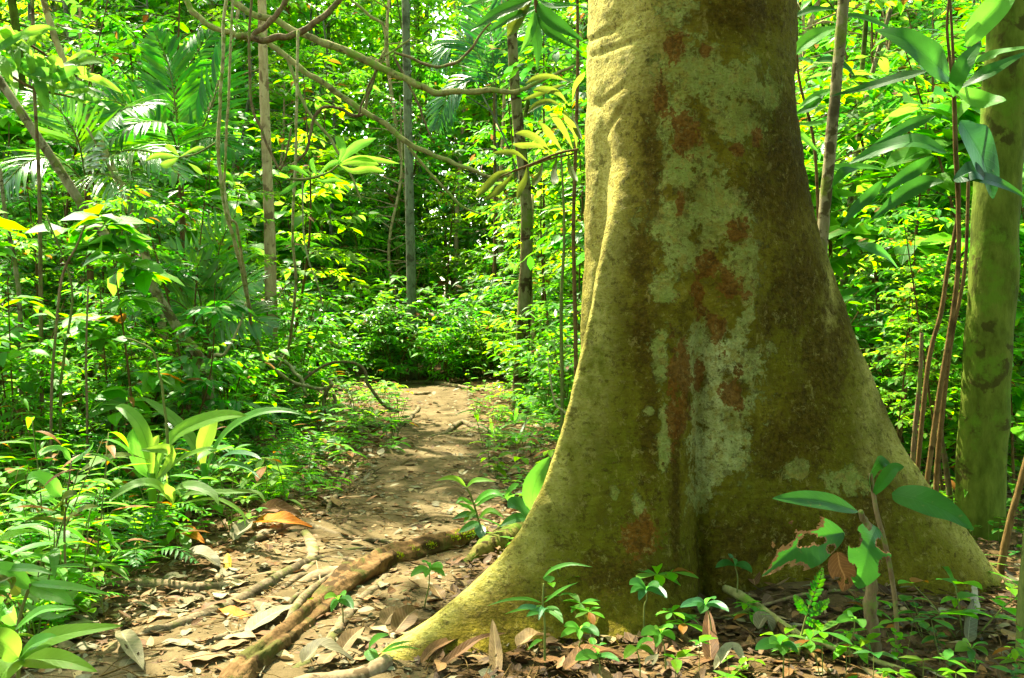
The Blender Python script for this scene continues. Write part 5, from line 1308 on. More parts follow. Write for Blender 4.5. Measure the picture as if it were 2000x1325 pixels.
fallen('large curled orange dead leaf on the left path edge', [(494, 1030), (520, 1036), (560, 1040), (612, 1038)], 56, 'dead_orange', curl=0.5, ups=[.02, .035, .05, .015], up=(0.2, -0.35, 1))
fallen('brown curled leaf standing behind the large orange one', [(500, 1015), (540, 1015), (590, 1018)], 48, 'dead_brown', curl=0.6, ups=[.02, .05, .02], up=(0, -0.5, .9))
fallen('second orange dead leaf half buried under the left seedlings', [(200, 1050), (230, 1050), (268, 1046)], 34, 'dead_orange', curl=0.7, ups=[.03, .04, .03])
fallen('brown orange leaf under the drooping pleated seedling', [(345, 1055), (370, 1066), (400, 1072)], 34, 'dead_orange', ups=[.04, .05, .02], up=(0, -.6, 1))
fallen('small golden yellow leaf standing on the sunlit litter', [(448, 1125), (446, 1115), (444, 1105)], 24, 'dead_yellow', ups=[.01, .03, .05], up=(0, -1, .2))
fallen('round tan leaf lying left of the grey root', [(300, 1218), (318, 1216), (338, 1214)], 46, 'dead', curl=.3)
fallen('large grey green dead leaf by the rotten root', [(482, 1252), (515, 1232), (550, 1212), (585, 1190)], 60, 'dead_grey', curl=.2, ups=[.02, .035, .035, .02])
fallen('torn pale leaf above the long grey root', [(350, 1200), (370, 1190), (398, 1178)], 50, 'dead_grey', holes=[(.5, .6, .1, .3), (.3, -.6, .1, .3)])
fallen('wide pinkish tan leaf flat near the bottom left edge', [(355, 1302), (400, 1300), (450, 1296)], 60, 'dead', curl=.15)
fallen('long grey leaf with holes at the bottom left edge', [(236, 1266), (255, 1300), (280, 1330)], 50, 'dead_grey', curl=.5, ups=[.05, .05, .03], holes=[(.5, .4, .05, .2), (.7, -.4, .04, .2)])
fallen('flat tan leaf below the wide pinkish one', [(410, 1285), (450, 1272), (490, 1262)], 50, 'dead', curl=.2)
fallen('green grey fallen leaf right of the grey hole eaten one', [(316, 1270), (350, 1272), (400, 1278)], 42, 'dead_grey', curl=.3)
fallen('yellowish broad leaf leaning on litter by the level root', [(350, 1115), (390, 1110), (430, 1120)], 70, 'dead_grey', curl=.3, ups=[.04, .06, .03])
fallen('pale oval leaf flat on the middle of the path', [(736, 1028), (750, 1027), (766, 1025)], 34, 'dead', curl=.1, lift=.012)
fallen('reddish brown leaf lying in the low root channel', [(495, 1200), (520, 1194), (548, 1192)], 30, 'dead_brown')
fallen('pale leaf behind the thin dark arched root', [(455, 1065), (475, 1055), (492, 1042)], 44, 'dead_grey', ups=[.02, .05, .06], up=(0, -.8, .6))
fallen('pink tan leaf curled under the rotten root', [(770, 1250), (795, 1235), (815, 1225)], 60, 'dead', curl=.4, ups=[.02, .05, .06], up=(0, -.8, .6))
fallen('pinkish leaf beside the curled one under the rotten root', [(750, 1235), (765, 1225), (785, 1215)], 50, 'dead', curl=.4, ups=[.02, .04, .04], up=(0, -.5, .8))
fallen('striped tan leaf lying in front of the left buttress root', [(660, 1300), (685, 1285), (712, 1268)], 46, 'dead', ups=[.03, .06, .07], up=(0, -.5, .9))
fallen('long brown leaf leaning on the left buttress root', [(770, 1240), (815, 1236), (855, 1232)], 26, 'dead', ups=[.02, .03, .04])
fallen('big brown grey leaf at the bottom edge left of the root tip', [(590, 1325), (630, 1312), (690, 1318)], 60, 'dead_grey', ups=[.04, .07, .04])
fallen('long curled rust brown leaf below the left buttress root', [(822, 1310), (845, 1295), (880, 1278), (905, 1270)], 30, 'dead_brown', curl=.5, ups=[.02, .035, .04, .03], up=(0, -.3, 1))
fallen('second long reddish leaf curled beside the rust brown one', [(855, 1320), (895, 1302), (935, 1285), (990, 1270)], 30, 'dead_brown', curl=.5, ups=[.02, .03, .05, .05], up=(0, -.3, 1))
fallen('pale upright dead leaf standing at the bottom centre', [(970, 1330), (968, 1300), (962, 1268)], 36, 'dead', curl=.5, ups=[.0, .04, .09], up=(0, -1, .2))
fallen('brown round leaf upright against the left buttress foot', [(970, 1250), (968, 1232), (962, 1215)], 36, 'dead_brown', curl=.5, ups=[.02, .06, .1], up=(0, -1, .2))
fallen('pale veined leaf upright near the lower right corner', [(1890, 1268), (1894, 1245), (1900, 1222)], 44, 'dead_grey', curl=.25, ups=[.02, .05, .085], up=(0, -1, .2))
fallen('second pale leaf standing above the veined one at lower right', [(1900, 1225), (1900, 1205), (1902, 1185)], 36, 'dead_grey', curl=.4, ups=[.04, .06, .09], up=(0, -1, .2))
fallen('rust brown oval leaf upright by the forked stick', [(1390, 1315), (1385, 1285), (1382, 1255)], 44, 'dead_brown', curl=.3, ups=[.01, .06, .11], up=(0, -1, .2))
fallen('curled cream leaf under the forked stick', [(1480, 1250), (1495, 1245), (1510, 1250)], 46, 'dead_grey', ups=[.03, .06, .02])
fallen('brown leaf leaning at the foot of the trunk recess', [(1475, 1160), (1468, 1150), (1460, 1142)], 36, 'dead_brown', ups=[.02, .05, .07], up=(0, -1, .3))
fallen('large brown leaf standing right of the seedlings at bottom centre', [(1265, 1230), (1270, 1215), (1262, 1200)], 50, 'dead_brown', ups=[.02, .05, .07], up=(0, -1, .3))
fallen('dark brown wide leaf flat on the litter at bottom centre', [(1100, 1330), (1160, 1318), (1230, 1312)], 60, 'dead_brown', ups=[.03, .06, .03])
fallen('tan leaf flat between the pale upright leaf and seedlings', [(1010, 1290), (1040, 1282), (1075, 1270)], 52, 'dead', ups=[.04, .06, .04])
fallen('cream ring shaped curled leaf at the bottom edge', [(1395, 1325), (1430, 1300), (1462, 1330)], 30, 'dead_grey', curl=.8, ups=[.02, .05, .02])
fallen('brown dead leaf lump on the left verge near the hooked root', [(590, 830), (608, 825), (632, 822)], 50, 'dead_brown', ups=[.05, .1, .06], up=(0, -.8, .5))
fallen('small pale sunlit leaf far along the path verge', [(655, 845), (680, 840), (700, 838)], 36, 'dead_grey', ups=[.02, .05, .04])

# ------------------------------------------------------------------ labels for scattered plants
LANDMARKS = [('huge trunk', TX, TY), ('rotten root', -0.9, 3.35), ('bright palm seedling', -1.55, 4.3), ('leaning tree foot', -2.0, 6.5), ('path seedling', -.18, 4.5), ('tan tree', -2.45, 10), ('slim mossy tree', .08, 11),
             ('grey tree', -1.65, 16), ('pale barked tree', 2.25, 4.75), ('far log root', -0.9, 13.6), ('silvery feather palm', -3.1, 7.3), ('sunlit green palm', 3.2, 8.5), ('looping vine', -1.75, 8.6), ('orange leaf', -1.1, 4.6), ('chewed sapling', 1.13, 2.95), ('level pale root', -1.35, 3.85),
             ('grey pole sapling', 1.5, 4.9), ('dark feather palm', -2.65, 8.0), ('arched path root', -.4, 8.6), ('hooked verge root', -1.05, 9.2)]
ORD = 'zero first second third fourth fifth sixth seventh eighth ninth tenth eleventh twelfth thirteenth fourteenth fifteenth sixteenth seventeenth eighteenth nineteenth twentieth'.split()
PENDING = []


def where(x, y):
    best = min(LANDMARKS, key=lambda l: math.hypot((x - l[1]) * 1.3, y - l[2]))
    sx = 1000 + F * x / y; lx = 1000 + F * best[1] / best[2]
    dx = sx - lx
    dist = math.hypot(x - best[1], y - best[2])
    if abs(dx) < 60: r = 'behind' if y > best[2] else 'before'
    else:
        r = ('left of' if dx < 0 else 'right of')
        if dist > 0.8: r = ('behind and ' if y > best[2] else 'nearer and ') + r
    far = '' if dist < 0.5 else ('just ' if dist < 1.0 else '')
    return f'{far}{r} the {best[0]}'


def pend(o, desc, group): PENDING.append((o, desc, group))


def flush_labels():
    d = {}
    for o, desc, group in PENDING:
        d.setdefault(desc + ' ' + where(o.location.x, max(o.location.y, .5)), []).append((o, group))
    for lab, lst in d.items():
        lst.sort(key=lambda e: screen(e[0].location)[0])
        n = len(lst)
        for i, (o, group) in enumerate(lst):
            s = lab
            if n > 1:
                if i == 0: s += ', leftmost'
                elif i == n - 1: s += ', rightmost'
                elif n == 3: s += ', middle one'
                elif i < n / 2 and i < 20: s += f', {ORD[i + 1]} from left'
                elif n - i < 20: s += f', {ORD[n - i]} from right'
            o['label'] = s; o['group'] = group


# ------------------------------------------------------------------ prototypes of the undergrowth
def p_lance(rng, h):
    st, lf = MB(), MB()
    top = np.array([rng.normal() * .06, rng.normal() * .06, h])
    sp = spline([(0, 0, -0.03), tuple(top * .5 + [rng.normal() * .02, rng.normal() * .02, 0]), tuple(top)], 6)
    tube(st, sp, (0.0035, 0.0015), 5)
    n = int(rng.integers(6, 11)); u = np.linspace(.25, 1, n)
    pos = np.array([tuple(sp[min(len(sp) - 1, int(t * (len(sp) - 1)))]) for t in u])
    a = np.arange(n) * 2.3 + rng.random() * 6
    d = np.stack([np.cos(a), np.sin(a), rng.uniform(-.05, .55, n)], -1)
    L = rng.uniform(.09, .17, n)
    leaves(lf, pos, d, (0, 0, 1), L, L * rng.uniform(.22, .32), 'lance', 1, rng.uniform(.15, .5, n))
    return st, lf


def p_broad(rng, h):
    st, lf = MB(), MB()
    k = int(rng.integers(1, 4))
    for j in range(k):
        top = np.array([rng.normal() * .08, rng.normal() * .08, h * rng.uniform(.7, 1)])
        sp = spline([(0, 0, -0.03), tuple(top * .55 + [rng.normal() * .02] * 2 + [0] if False else top * .55), tuple(top)], 6)
        tube(st, sp, (0.003, 0.0014), 5)
        n = 2 * int(rng.integers(2, 5)); u = np.repeat(np.linspace(.45, 1, n // 2), 2)
        pos = np.array([tuple(sp[min(len(sp) - 1, int(t * (len(sp) - 1)))]) for t in u])
        a = np.repeat(np.arange(n // 2) * 1.57, 2) + np.tile([0, math.pi], n // 2) + rng.random() * 6
        d = np.stack([np.cos(a), np.sin(a), rng.uniform(0, .4, n)], -1)
        L = rng.uniform(.05, .12, n)
        leaves(lf, pos, d, (0, 0, 1), L, L * rng.uniform(.42, .58), 'ovate', 1, rng.uniform(.1, .4, n))
    return st, lf


def p_whorl(rng, h):
    st, lf = MB(), MB()
    for j in range(int(rng.integers(1, 3))):
        top = np.array([rng.normal() * .05, rng.normal() * .05, h * rng.uniform(.6, 1)])
        tube(st, spline([(0, 0, -.03), tuple(top * .5), tuple(top)], 4), (.003, .0015), 5)
        n = int(rng.integers(4, 8)); a = np.arange(n) * 6.283 / n + rng.random() * 6 + rng.normal(size=n) * .2
        d = np.stack([np.cos(a), np.sin(a), rng.uniform(-.1, .3, n)], -1)
        L = rng.uniform(.08, .16, n)
        leaves(lf, np.tile(top, (n, 1)), d, (0, 0, 1), L, L * .34, 'obov', 1, rng.uniform(.1, .4, n))
    return st, lf


def p_strap(rng, h):
    lf = MB(); n = int(rng.integers(7, 13)); a = rng.random(n) * 6.283
    el = rng.uniform(.5, 1.6, n)
    d = np.stack([np.cos(a), np.sin(a), el], -1)
    L = h * rng.uniform(.8, 1.4, n)
    up = np.stack([-np.cos(a) * el, -np.sin(a) * el, np.ones(n)], -1)
    leaves(lf, np.zeros((n, 3)), d, up, L, rng.uniform(.012, .03, n), 'strap', 2, rng.uniform(.35, .8, n))
    return MB(), lf


def p_fern(rng, h):
    st, lf = MB(), MB()
    for j in range(int(rng.integers(5, 9))):
        a = rng.random() * 6.283; r = h * rng.uniform(.8, 1.3); z = h * rng.uniform(.5, 1)
        c, s = math.cos(a), math.sin(a)
        m2 = MB()
        frond(m2, [(0, 0, 0), (c * r * .3, s * r * .3, z * .75), (c * r * .65, s * r * .65, z), (c * r, s * r, z * .8)], 15, h * .30, h * .05, rng=rng, rach=.002, ang_=75)
        lf.merge(m2)
    return st, lf


def spray(lf, st, p0, d0, ln, rng, L, Wf, shape, nleaf, lod=1, r=.004):
    """a leafy twig: leaves held flat on both sides"""
    d0 = norm(np.array(d0, float)); p0 = np.array(p0, float)
    side = norm(np.cross(d0, [0, 0, 1.0]) + 1e-6)
    u = np.linspace(.15, 1, nleaf)
    bend = rng.uniform(-.3, .05)
    pos = p0 + d0 * (u * ln)[:, None] + np.array([0, 0, 1.0]) * (bend * ln * u ** 2)[:, None]
    tube(st, [tuple(p0), tuple(p0 + d0 * ln * .5 + np.array([0, 0, bend * ln * .25])), tuple(pos[-1])], (r, r * .4), 4, cap=False)
    sg = np.where(np.arange(nleaf) % 2, 1, -1)[:, None]
    d = d0 * rng.uniform(.4, .9, (nleaf, 1)) + side * sg + rng.normal(size=(nleaf, 3)) * .22
    d[-1] = d0
    d[:, 2] -= rng.uniform(0, .35, nleaf)
    up = np.array([0, 0, 1.0]) + rng.normal(size=(nleaf, 3)) * .3
    Ls = L * rng.uniform(.65, 1.2, nleaf)
    leaves(lf, pos, d, up, Ls, Ls * Wf, shape, lod, rng.uniform(.1, .4, nleaf))


def p_shrub(rng, h, L=.13, shape='ovate', Wf=.42, lod=1, nst=5, nsp=9):
    st, lf = MB(), MB()
    for j in range(nst):
        a = rng.random() * 6.283; sp_ = h * rng.uniform(.1, .4)
        top = np.array([math.cos(a) * sp_, math.sin(a) * sp_, h * rng.uniform(.6, 1)])
        s = spline([(rng.normal() * .04, rng.normal() * .04, -.05), tuple(top * [.35, .35, .5]), tuple(top)], 6)
        tube(st, s, (.007, .003), 5, cap=False)
        for k in range(nsp):
            t = rng.uniform(.25, 1); q = np.array(tuple(s[int(t * (len(s) - 1))]))
            b = rng.random() * 6.283
            spray(lf, st, q, (math.cos(b), math.sin(b), rng.uniform(-.1, .7)), h * rng.uniform(.18, .34), rng, L, Wf, shape, int(rng.integers(6, 11)), lod)
    return st, lf


def p_sapling(rng, h, L=.15, shape='lance', Wf=.3, lod=0, nsp=34):
    st, lf = MB(), MB()
    top = np.array([rng.normal() * h * .08, rng.normal() * h * .08, h])
    s = spline([(0, 0, -.1), tuple(top * .5 + [rng.normal() * .1, rng.normal() * .1, 0]), tuple(top)], 10)
    tube(st, s, (.006 + .004 * h, .004), 7, cap=False, lump=.1)
    for k in range(nsp):
        t = rng.uniform(.2, 1) ** .8; q = np.array(tuple(s[int(t * (len(s) - 1))]))
        b = rng.random() * 6.283; ln = (.25 + .5 * rng.random()) * (.5 + .18 * h) * (1.15 - .5 * t)
        dd = np.array([math.cos(b), math.sin(b), rng.uniform(-.1, .5)])
        spray(lf, st, q, dd, ln, rng, L, Wf, shape, int(rng.integers(7, 13)), lod, .005)
        if rng.random() < .7:
            e = b + rng.choice([-.7, .7])
            spray(lf, st, q + norm(dd) * ln * .5, (math.cos(e), math.sin(e), rng.uniform(-.2, .3)), ln * .6, rng, L, Wf, shape, 7, lod, .004)
    return st, lf


def p_tree(rng, h, L=.17, shape='ovate', Wf=.42, nsp=150, rad=1.5, lo=.18):
    st, lf = MB(), MB()
    top = np.array([rng.normal() * .5, rng.normal() * .5, h])
    s = spline([(0, 0, -.2), tuple(top * .35 + [rng.normal() * .2, rng.normal() * .2, 0]), tuple(top * .7 + [rng.normal() * .2, rng.normal() * .2, 0]), tuple(top)], 8)
    r0 = .02 + .0045 * h
    tube(st, s, (r0, r0 * .7, .02), 9, cap=False, lump=.1)
    nb = 26
    for k in range(nb):
        t = lo + (1 - lo) * (k + rng.random()) / nb; q = np.array(tuple(s[int(t * (len(s) - 1))]))
        b = rng.random() * 6.283; ln = rad * rng.uniform(.5, 1.1) * (1.1 - .45 * t)
        dd = norm(np.array([math.cos(b), math.sin(b), rng.uniform(-.1, .6)]))
        e = q + dd * ln + np.array([0, 0, rng.normal() * .1])
        tube(st, [tuple(q), tuple(q + dd * ln * .5 + np.array([0, 0, .06])), tuple(e)], (.018, .006), 5, cap=False)
        for j in range(nsp // nb):
            f = rng.uniform(.3, 1.05); b2 = b + rng.uniform(-1.3, 1.3)
            spray(lf, st, q + dd * ln * f, (math.cos(b2), math.sin(b2), rng.uniform(-.4, .35)), rng.uniform(.3, .65), rng, L, Wf, shape, int(rng.integers(7, 12)), 0, .004)
    return st, lf


class Kind:
    def __init__(self, name, cat, group, protos): self.name, self.cat, self.group, self.protos, self.n = name, cat, group, protos, {}

    def place(self, i, x, y, rz, sc, split, desc, tilt=0.0):
        z = gz(x, y)
        key = (i, split)
        st, lf, sm, lm = self.protos[i][:4]
        if key not in self.n:
            if split and st.n:
                r = empty(self.name, (0, 0, 0)); r['category'] = self.cat
                kid(r, st.build('trunk' if self.cat == 'tree' else 'stem', M[sm], r)); kid(r, lf.build('crown' if self.cat == 'tree' else 'foliage', M[lm], r))
            else:
                mb = MB(); mb.merge(lf, 0).merge(st, 1)
                r = mb.build(self.name, [M[lm], M[sm]]); r['category'] = self.cat
            self.n[key] = r; o = r
        else: o = copy_tree(self.n[key])
        o.location = (x, y, z - .004); o.rotation_euler = (random.uniform(-tilt, tilt), random.uniform(-tilt, tilt), rz); o.scale = (sc, sc, sc)
        pend(o, desc, self.group)
        return o


rg = np.random.default_rng(101)
K = {}
K['lance'] = Kind('lance_leaf_seedling', 'seedling', 'lance leaved seedlings of the undergrowth', [(*p_lance(rg, h), 'stem', m) for h, m in [(.22, 'leaf'), (.32, 'leaf'), (.42, 'leaf'), (.28, 'leaf_yel'), (.5, 'leaf'), (.36, 'leaf_yel')]])
K['broad'] = Kind('broad_leaf_seedling', 'seedling', 'broad leaved seedlings of the undergrowth', [(*p_broad(rg, h), 'stem', m) for h, m in [(.16, 'leaf'), (.24, 'leaf'), (.3, 'leaf'), (.2, 'leaf_dark'), (.36, 'leaf'), (.18, 'leaf_yel')]])
K['whorl'] = Kind('whorled_seedling', 'seedling', 'whorled seedlings of the undergrowth', [(*p_whorl(rg, h), 'stem', m) for h, m in [(.14, 'leaf'), (.22, 'leaf'), (.3, 'leaf_dark'), (.26, 'leaf_yel')]])
K['strap'] = Kind('strap_leaf_plant', 'plant', 'strap leaved tufts of the undergrowth', [(*p_strap(rg, h), 'stem', m) for h, m in [(.26, 'leaf'), (.36, 'leaf_palm'), (.22, 'leaf_yel')]])
K['fern'] = Kind('fern', 'fern', 'ferns of the undergrowth', [(*p_fern(rg, h), 'stem', m) for h, m in [(.22, 'leaf'), (.3, 'leaf'), (.36, 'leaf_dark')]])
K['shrub'] = Kind('shrub', 'shrub', 'leafy shrubs of the understorey', [(*p_shrub(rg, h, L, s, w), 'twig', m) for h, L, s, w, m in [(.7, .11, 'ovate', .42, 'leaf'), (.9, .14, 'lance', .28, 'leaf'), (1.2, .12, 'ovate', .45, 'leaf_gloss'), (1.5, .15, 'lance', .3, 'leaf_dark'), (1.0, .10, 'obov', .4, 'leaf_yel'), (1.4, .13, 'ovate', .4, 'leaf')]])
K['sapling'] = Kind('sapling', 'sapling', 'leafy saplings of the understorey', [(*p_sapling(rg, h, L, s, w, nsp=13 if L > .25 else 34), 'twig', m) for h, L, s, w, m in [(2.2, .15, 'lance', .28, 'leaf'), (3.0, .17, 'lance', .3, 'leaf_dark'), (3.8, .15, 'ovate', .42, 'leaf'), (4.6, .16, 'obov', .38, 'leaf_dark'), (3.2, .13, 'ovate', .45, 'leaf_yel'), (2.6, .2, 'lance', .26, 'leaf_gloss'), (2.8, .34, 'ovate', .55, 'leaf'), (2.4, .3, 'big', .3, 'leaf_dark'), (2.9, .09, 'ovate', .5, 'leaf_yel')]])
K['tree'] = Kind('forest_tree', 'tree', 'slender leafy trees behind the path', [(*p_tree(rg, h, L, s, w), b, m) for h, L, s, w, b, m in [(7.5, .16, 'ovate', .42, 'trunk_grey', 'leaf'), (9, .18, 'ovate', .4, 'trunk_tan', 'leaf_gloss'), (10.5, .18, 'lance', .32, 'trunk_olive', 'leaf'), (8.5, .15, 'obov', .42, 'trunk_grey', 'leaf_yel'), (6.5, .15, 'ovate', .45, 'trunk_tan', 'leaf_dark'), (11.5, .2, 'ovate', .42, 'trunk_olive', 'leaf')]])
TONE = {'leaf': 'green', 'leaf_gloss': 'glossy green', 'leaf_dark': 'dark green', 'leaf_yel': 'yellow green', 'leaf_blue': 'blue green', 'leaf_palm': 'fresh green', 'leaf_olive': 'olive'}


def off_path(x, y, m=0.0): return abs(x - float(path_x(y))) > float(path_w(y)) + m


def near_tree(x, y, r): return math.hypot(x - TX, y - TY) < r


def in_view(x, y, margin=120): return -margin < 1000 + F * x / y < 2000 + margin


def scatter(kind, n, ys, accept, split_y, noun, mind=0.1, scr=(0.75, 1.35), tilt=.12, pw=1.0, gap=None, prob=None):
    k = K[kind]; pts = []; tries = 0
    while len(pts) < n and tries < n * 60:
        tries += 1
        y = ys[0] + (ys[1] - ys[0]) * random.random() ** pw
        x = random.uniform(-.57, .57) * y
        if not in_view(x, y) or not accept(x, y): continue
        if any((x - a) ** 2 + (y - b) ** 2 < mind * mind for a, b in pts): continue
        i = random.choices(range(len(k.protos)), prob)[0] if prob else random.randrange(len(k.protos)); sc = random.uniform(*scr)
        if gap and sun_gap([(x, y, gz(x, y) + h) for h in np.linspace(gap[0], gap[1] * sc, 5)], gap[2], KEY).any(): continue
        pts.append((x, y))
        lm = k.protos[i][3]
        size = 'small' if sc < .95 else ('middling' if sc < 1.15 else 'tall')
        k.place(i, x, y, random.random() * 6.283, sc, y < split_y, f'{size} {TONE[lm]} {noun}', tilt)
    return pts


def verge(x, y):
    """undergrowth stands on both sides of the path, not on the worn roots in front nor inside the trunk"""
    if near_tree(x, y, .62) or not off_path(x, y, -.10 if y > 6 else .06): return False
    d = x - float(path_x(y))
    if y < 4.6 and d < 0 and d > -.8 and random.random() < .93: return False       # bare roots and litter at the near left
    if y < 4.5 and d > 0: return random.random() < .07
    if y < 5.2 and 0 < d < 1.2: return random.random() < .25
    if 5.2 < y < 7.0 and 0 < d < .75: return random.random() < .3
    if y < 7 and d < 0 and d > -.5 and random.random() < .5: return False
    if y < 7.5 and d > 0 and random.random() < .3: return False
    return True


scatter('lance', 60, (2.7, 5.5), lambda x, y: x < -1.15 - .1 * y and y > 2.6, 4.6, 'lance seedling', .10, (.75, 1.25))
scatter('broad', 70, (2.7, 5.5), lambda x, y: x < -1.15 - .1 * y, 4.6, 'broad seedling', .10, (.8, 1.35))
scatter('fern', 26, (3.2, 6.0), lambda x, y: x < -1.1 - .1 * y, 0, 'fern', .3, (.6, 1.0))
scatter('lance', 220, (2.7, 13.5), verge, 4.6, 'lance seedling', .11, (.7, 1.3), pw=1.1)
scatter('broad', 230, (2.7, 13.0), verge, 4.4, 'broad seedling', .10, (.7, 1.35), pw=1.2)
scatter('whorl', 210, (2.7, 12.5), verge, 4.4, 'whorled seedling', .11, (.7, 1.3), pw=1.2)
scatter('broad', 13, (2.72, 3.4), lambda x, y: .2 < x < 1.65 and not near_tree(x, y, .7), 4.4, 'broad seedling', .13, (.4, .75))
scatter('whorl', 9, (2.72, 3.4), lambda x, y: .2 < x < 1.65 and not near_tree(x, y, .7), 4.4, 'whorled seedling', .15, (.4, .7))
scatter('strap', 70, (3.0, 12), verge, 0, 'strap tuft', .3, (.7, 1.3))
scatter('fern', 80, (4.6, 12.5), lambda x, y: verge(x, y) and off_path(x, y, .25), 0, 'fern', .4, (.7, 1.3))
for sx, sy in [(520, 900), (545, 940), (510, 960), (560, 910)]:
    g = G(sx, sy + 25); K['fern'].place(random.choice([0, 1]), g.x, g.y, random.random() * 6, 1.0, False, 'sunlit verge fern', .1)


def left_mid(x, y): return off_path(x, y, .75) and x < path_x(y) and not (y < 6.5 and x > -1.9)
def hides(x, y):
    """ground in front of the vines, palms and leaning tree that the photograph shows bare of tall plants"""
    sx = 1000 + F * x / y
    return (395 < sx < 650 and y < 9.2) or (sx < 450 and y < 7.2 and random.random() < .85)


def any_mid(x, y):
    if near_tree(x, y, 1.5): return False
    if x > path_x(y) and y < 6.8 and x < 1.6: return False
    return off_path(x, y, .55) or y > 15.2


scatter('shrub', 170, (5.2, 14), lambda x, y: any_mid(x, y) and (x > 0 or left_mid(x, y)), 7.5, 'leafy shrub', .4, (.55, 1.0), gap=(.5, 1.1, .0))
scatter('shrub', 55, (6.6, 11.5), lambda x, y: x < -1.5 - .06 * y and not (395 < 1000 + F * x / y < 560 and y < 8.4), 7.5, 'leafy shrub', .4, (.7, 1.15))
scatter('shrub', 60, (15.2, 17.2), lambda x, y: -4.5 < x < 2.2, 0, 'leafy shrub', .33, (.9, 1.5), gap=(.6, 1.2, .0))
scatter('shrub', 70, (13.5, 20), lambda x, y: y > 15.4 or off_path(x, y, .6), 0, 'leafy shrub', .4, (.8, 1.5), gap=(.6, 1.2, .0))
scatter('sapling', 70, (6.0, 10.5), lambda x, y: any_mid(x, y) and (x < -1.9 - .1 * y or x > .30 * y) and not hides(x, y), 9, 'slender sapling', .45, (.6, 1.15), gap=(.8, 3.0, .1))
scatter('sapling', 30, (4.9, 7.4), lambda x, y: off_path(x, y, .9) and (x < -1.75 or x > .36 * y), 9, 'leafy sapling', .35, (.38, .62), gap=(.3, 2.6, .1), prob=[3, 1, 3, 1, 3, 1, 2, 2, 2])
scatter('sapling', 70, (17.5, 28), lambda x, y: True, 12, 'slender sapling', .7, (1, 1.7))
scatter('sapling', 140, (10, 18), lambda x, y: (off_path(x, y, 1.0) and (x < -1.9 or x > -.1)) or y > 15.8, 12, 'slender sapling', .6, (.8, 1.4), gap=(.8, 3.3, .3))
scatter('tree', 100, (17.2, 30), lambda x, y: off_path(x, y, .8) or y > 17, 19, 'leafy tree', 1.15, (.8, 1.2), tilt=.06, gap=(2, 8, .8))
scatter('tree', 10, (10.5, 15.5), lambda x, y: x < -3.6 or x > .3 * y, 19, 'leafy tree', 1.2, (.65, .9), tilt=.06, gap=(2, 7, .3))

# far wood that closes the view: one mass
rng = np.random.default_rng(55)
mb = MB()
for k in range(820):
    y = rng.uniform(25, 42); x = rng.uniform(-.62, .62) * y
    if -.22 < x / y < .1 and rng.random() < .4: continue
    h = rng.uniform(.8, 16)
    _, pts, out = crown_points((x, y, gz(x, y) + h), (2.1, 1.8, 2.2), 13, 26, rng, .6)
    n = len(pts)
    L = rng.uniform(.24, .5, n)
    leaves(mb, pts, out * [1, 1, .4] + [0, 0, -.2], rng.normal(size=(n, 3)) * .5 + [0, 0, 1], L, L * .42, 'ovate', 0, .25, [0, 2, 0, 2][k % 4])
for k in range(60):
    y = rng.uniform(30, 42); x = rng.uniform(-.6, .6) * y
    tube(mb, spline([(x, y, 0), (x + rng.normal() * .3, y, 6), (x + rng.normal() * .6, y, 13)], 5), (.14, .06), 7, mat=1)
tag(mb.build('far_woodland', [M['leaf'], M['trunk_grey'], M['leaf_yel'], M['leaf_dark']]), 'far sunlit wood closing the view behind all nearer trees', 'woodland', kind='stuff')

# unseen trees added above the frame to shade the glade and trunk front
def added_canopy_tree(x, y, h, rad, nc, seed, mat='leaf'):
    return make_tree('added_canopy_tree', 'CANOPY', (x, y, gz(x, y)), [(x, y, gz(x, y) - .2), (x + .1, y + .1, h * .5), (x, y + .2, h - .8)], (.085, .075, .06), M['trunk_olive'], [((x, y, h), rad, nc, 42)], M[mat], seed=seed, L=.24)


for i, (x, y, h, rad, nc) in enumerate([(-6.4, 9.2, 9.0, (3.2, 3.0, 1.5), 60), (-7.5, 13.5, 10.5, (3.4, 3.0, 1.6), 60), (5.8, 9.4, 9.5, (3.0, 2.8, 1.5), 50), (2.4, 13.2, 11.5, (3.0, 2.8, 1.5), 46), (4.6, 4.4, 9.5, (2.6, 2.6, 1.4), 40), (-5.2, 5.6, 8.6, (2.6, 2.4, 1.3), 40), (2.8, -2.4, 7.0, (3.0, 2.6, 1.6), 54), (-2.2, -2.6, 7.4, (3.0, 2.6, 1.6), 54), (1.0, -1.6, 9.0, (2.8, 2.4, 1.2), 40)]):
    o = added_canopy_tree(x, y, h, rad, nc, 200 + i, ['leaf', 'leaf_dark'][i % 2])
    pend(o, 'added unseen canopy tree', 'unseen canopy trees added to shade the glade')

# unseen forest trees added behind and beside the camera to hold back sky light
for i, (x, y) in enumerate([(-6.5, -3), (-3.5, -4.5), (-.8, -5.2), (2.2, -4.4), (5, -3.2), (7, -.5), (-7, 1), (-9, 4), (7.5, 3.0), (-5, -7), (0.5, -8), (4.5, -7.5), (-2, -2.6), (1.6, -2.4), (4.2, 0.2), (-4.6, -.2), (8.5, 6.5), (-10, 8), (-1, -3.4), (.6, -1.9), (2.6, -1.4), (-3.2, -1.6), (3.4, -2.6), (0.3, -3.6), (5.4, 1.4), (1.6, -3.4), (-2.6, -3.8), (6.2, 2.2)]):
    K['tree'].place(i % 6, x, y, i * 1.3, .9, False, 'added unseen forest tree', .04)
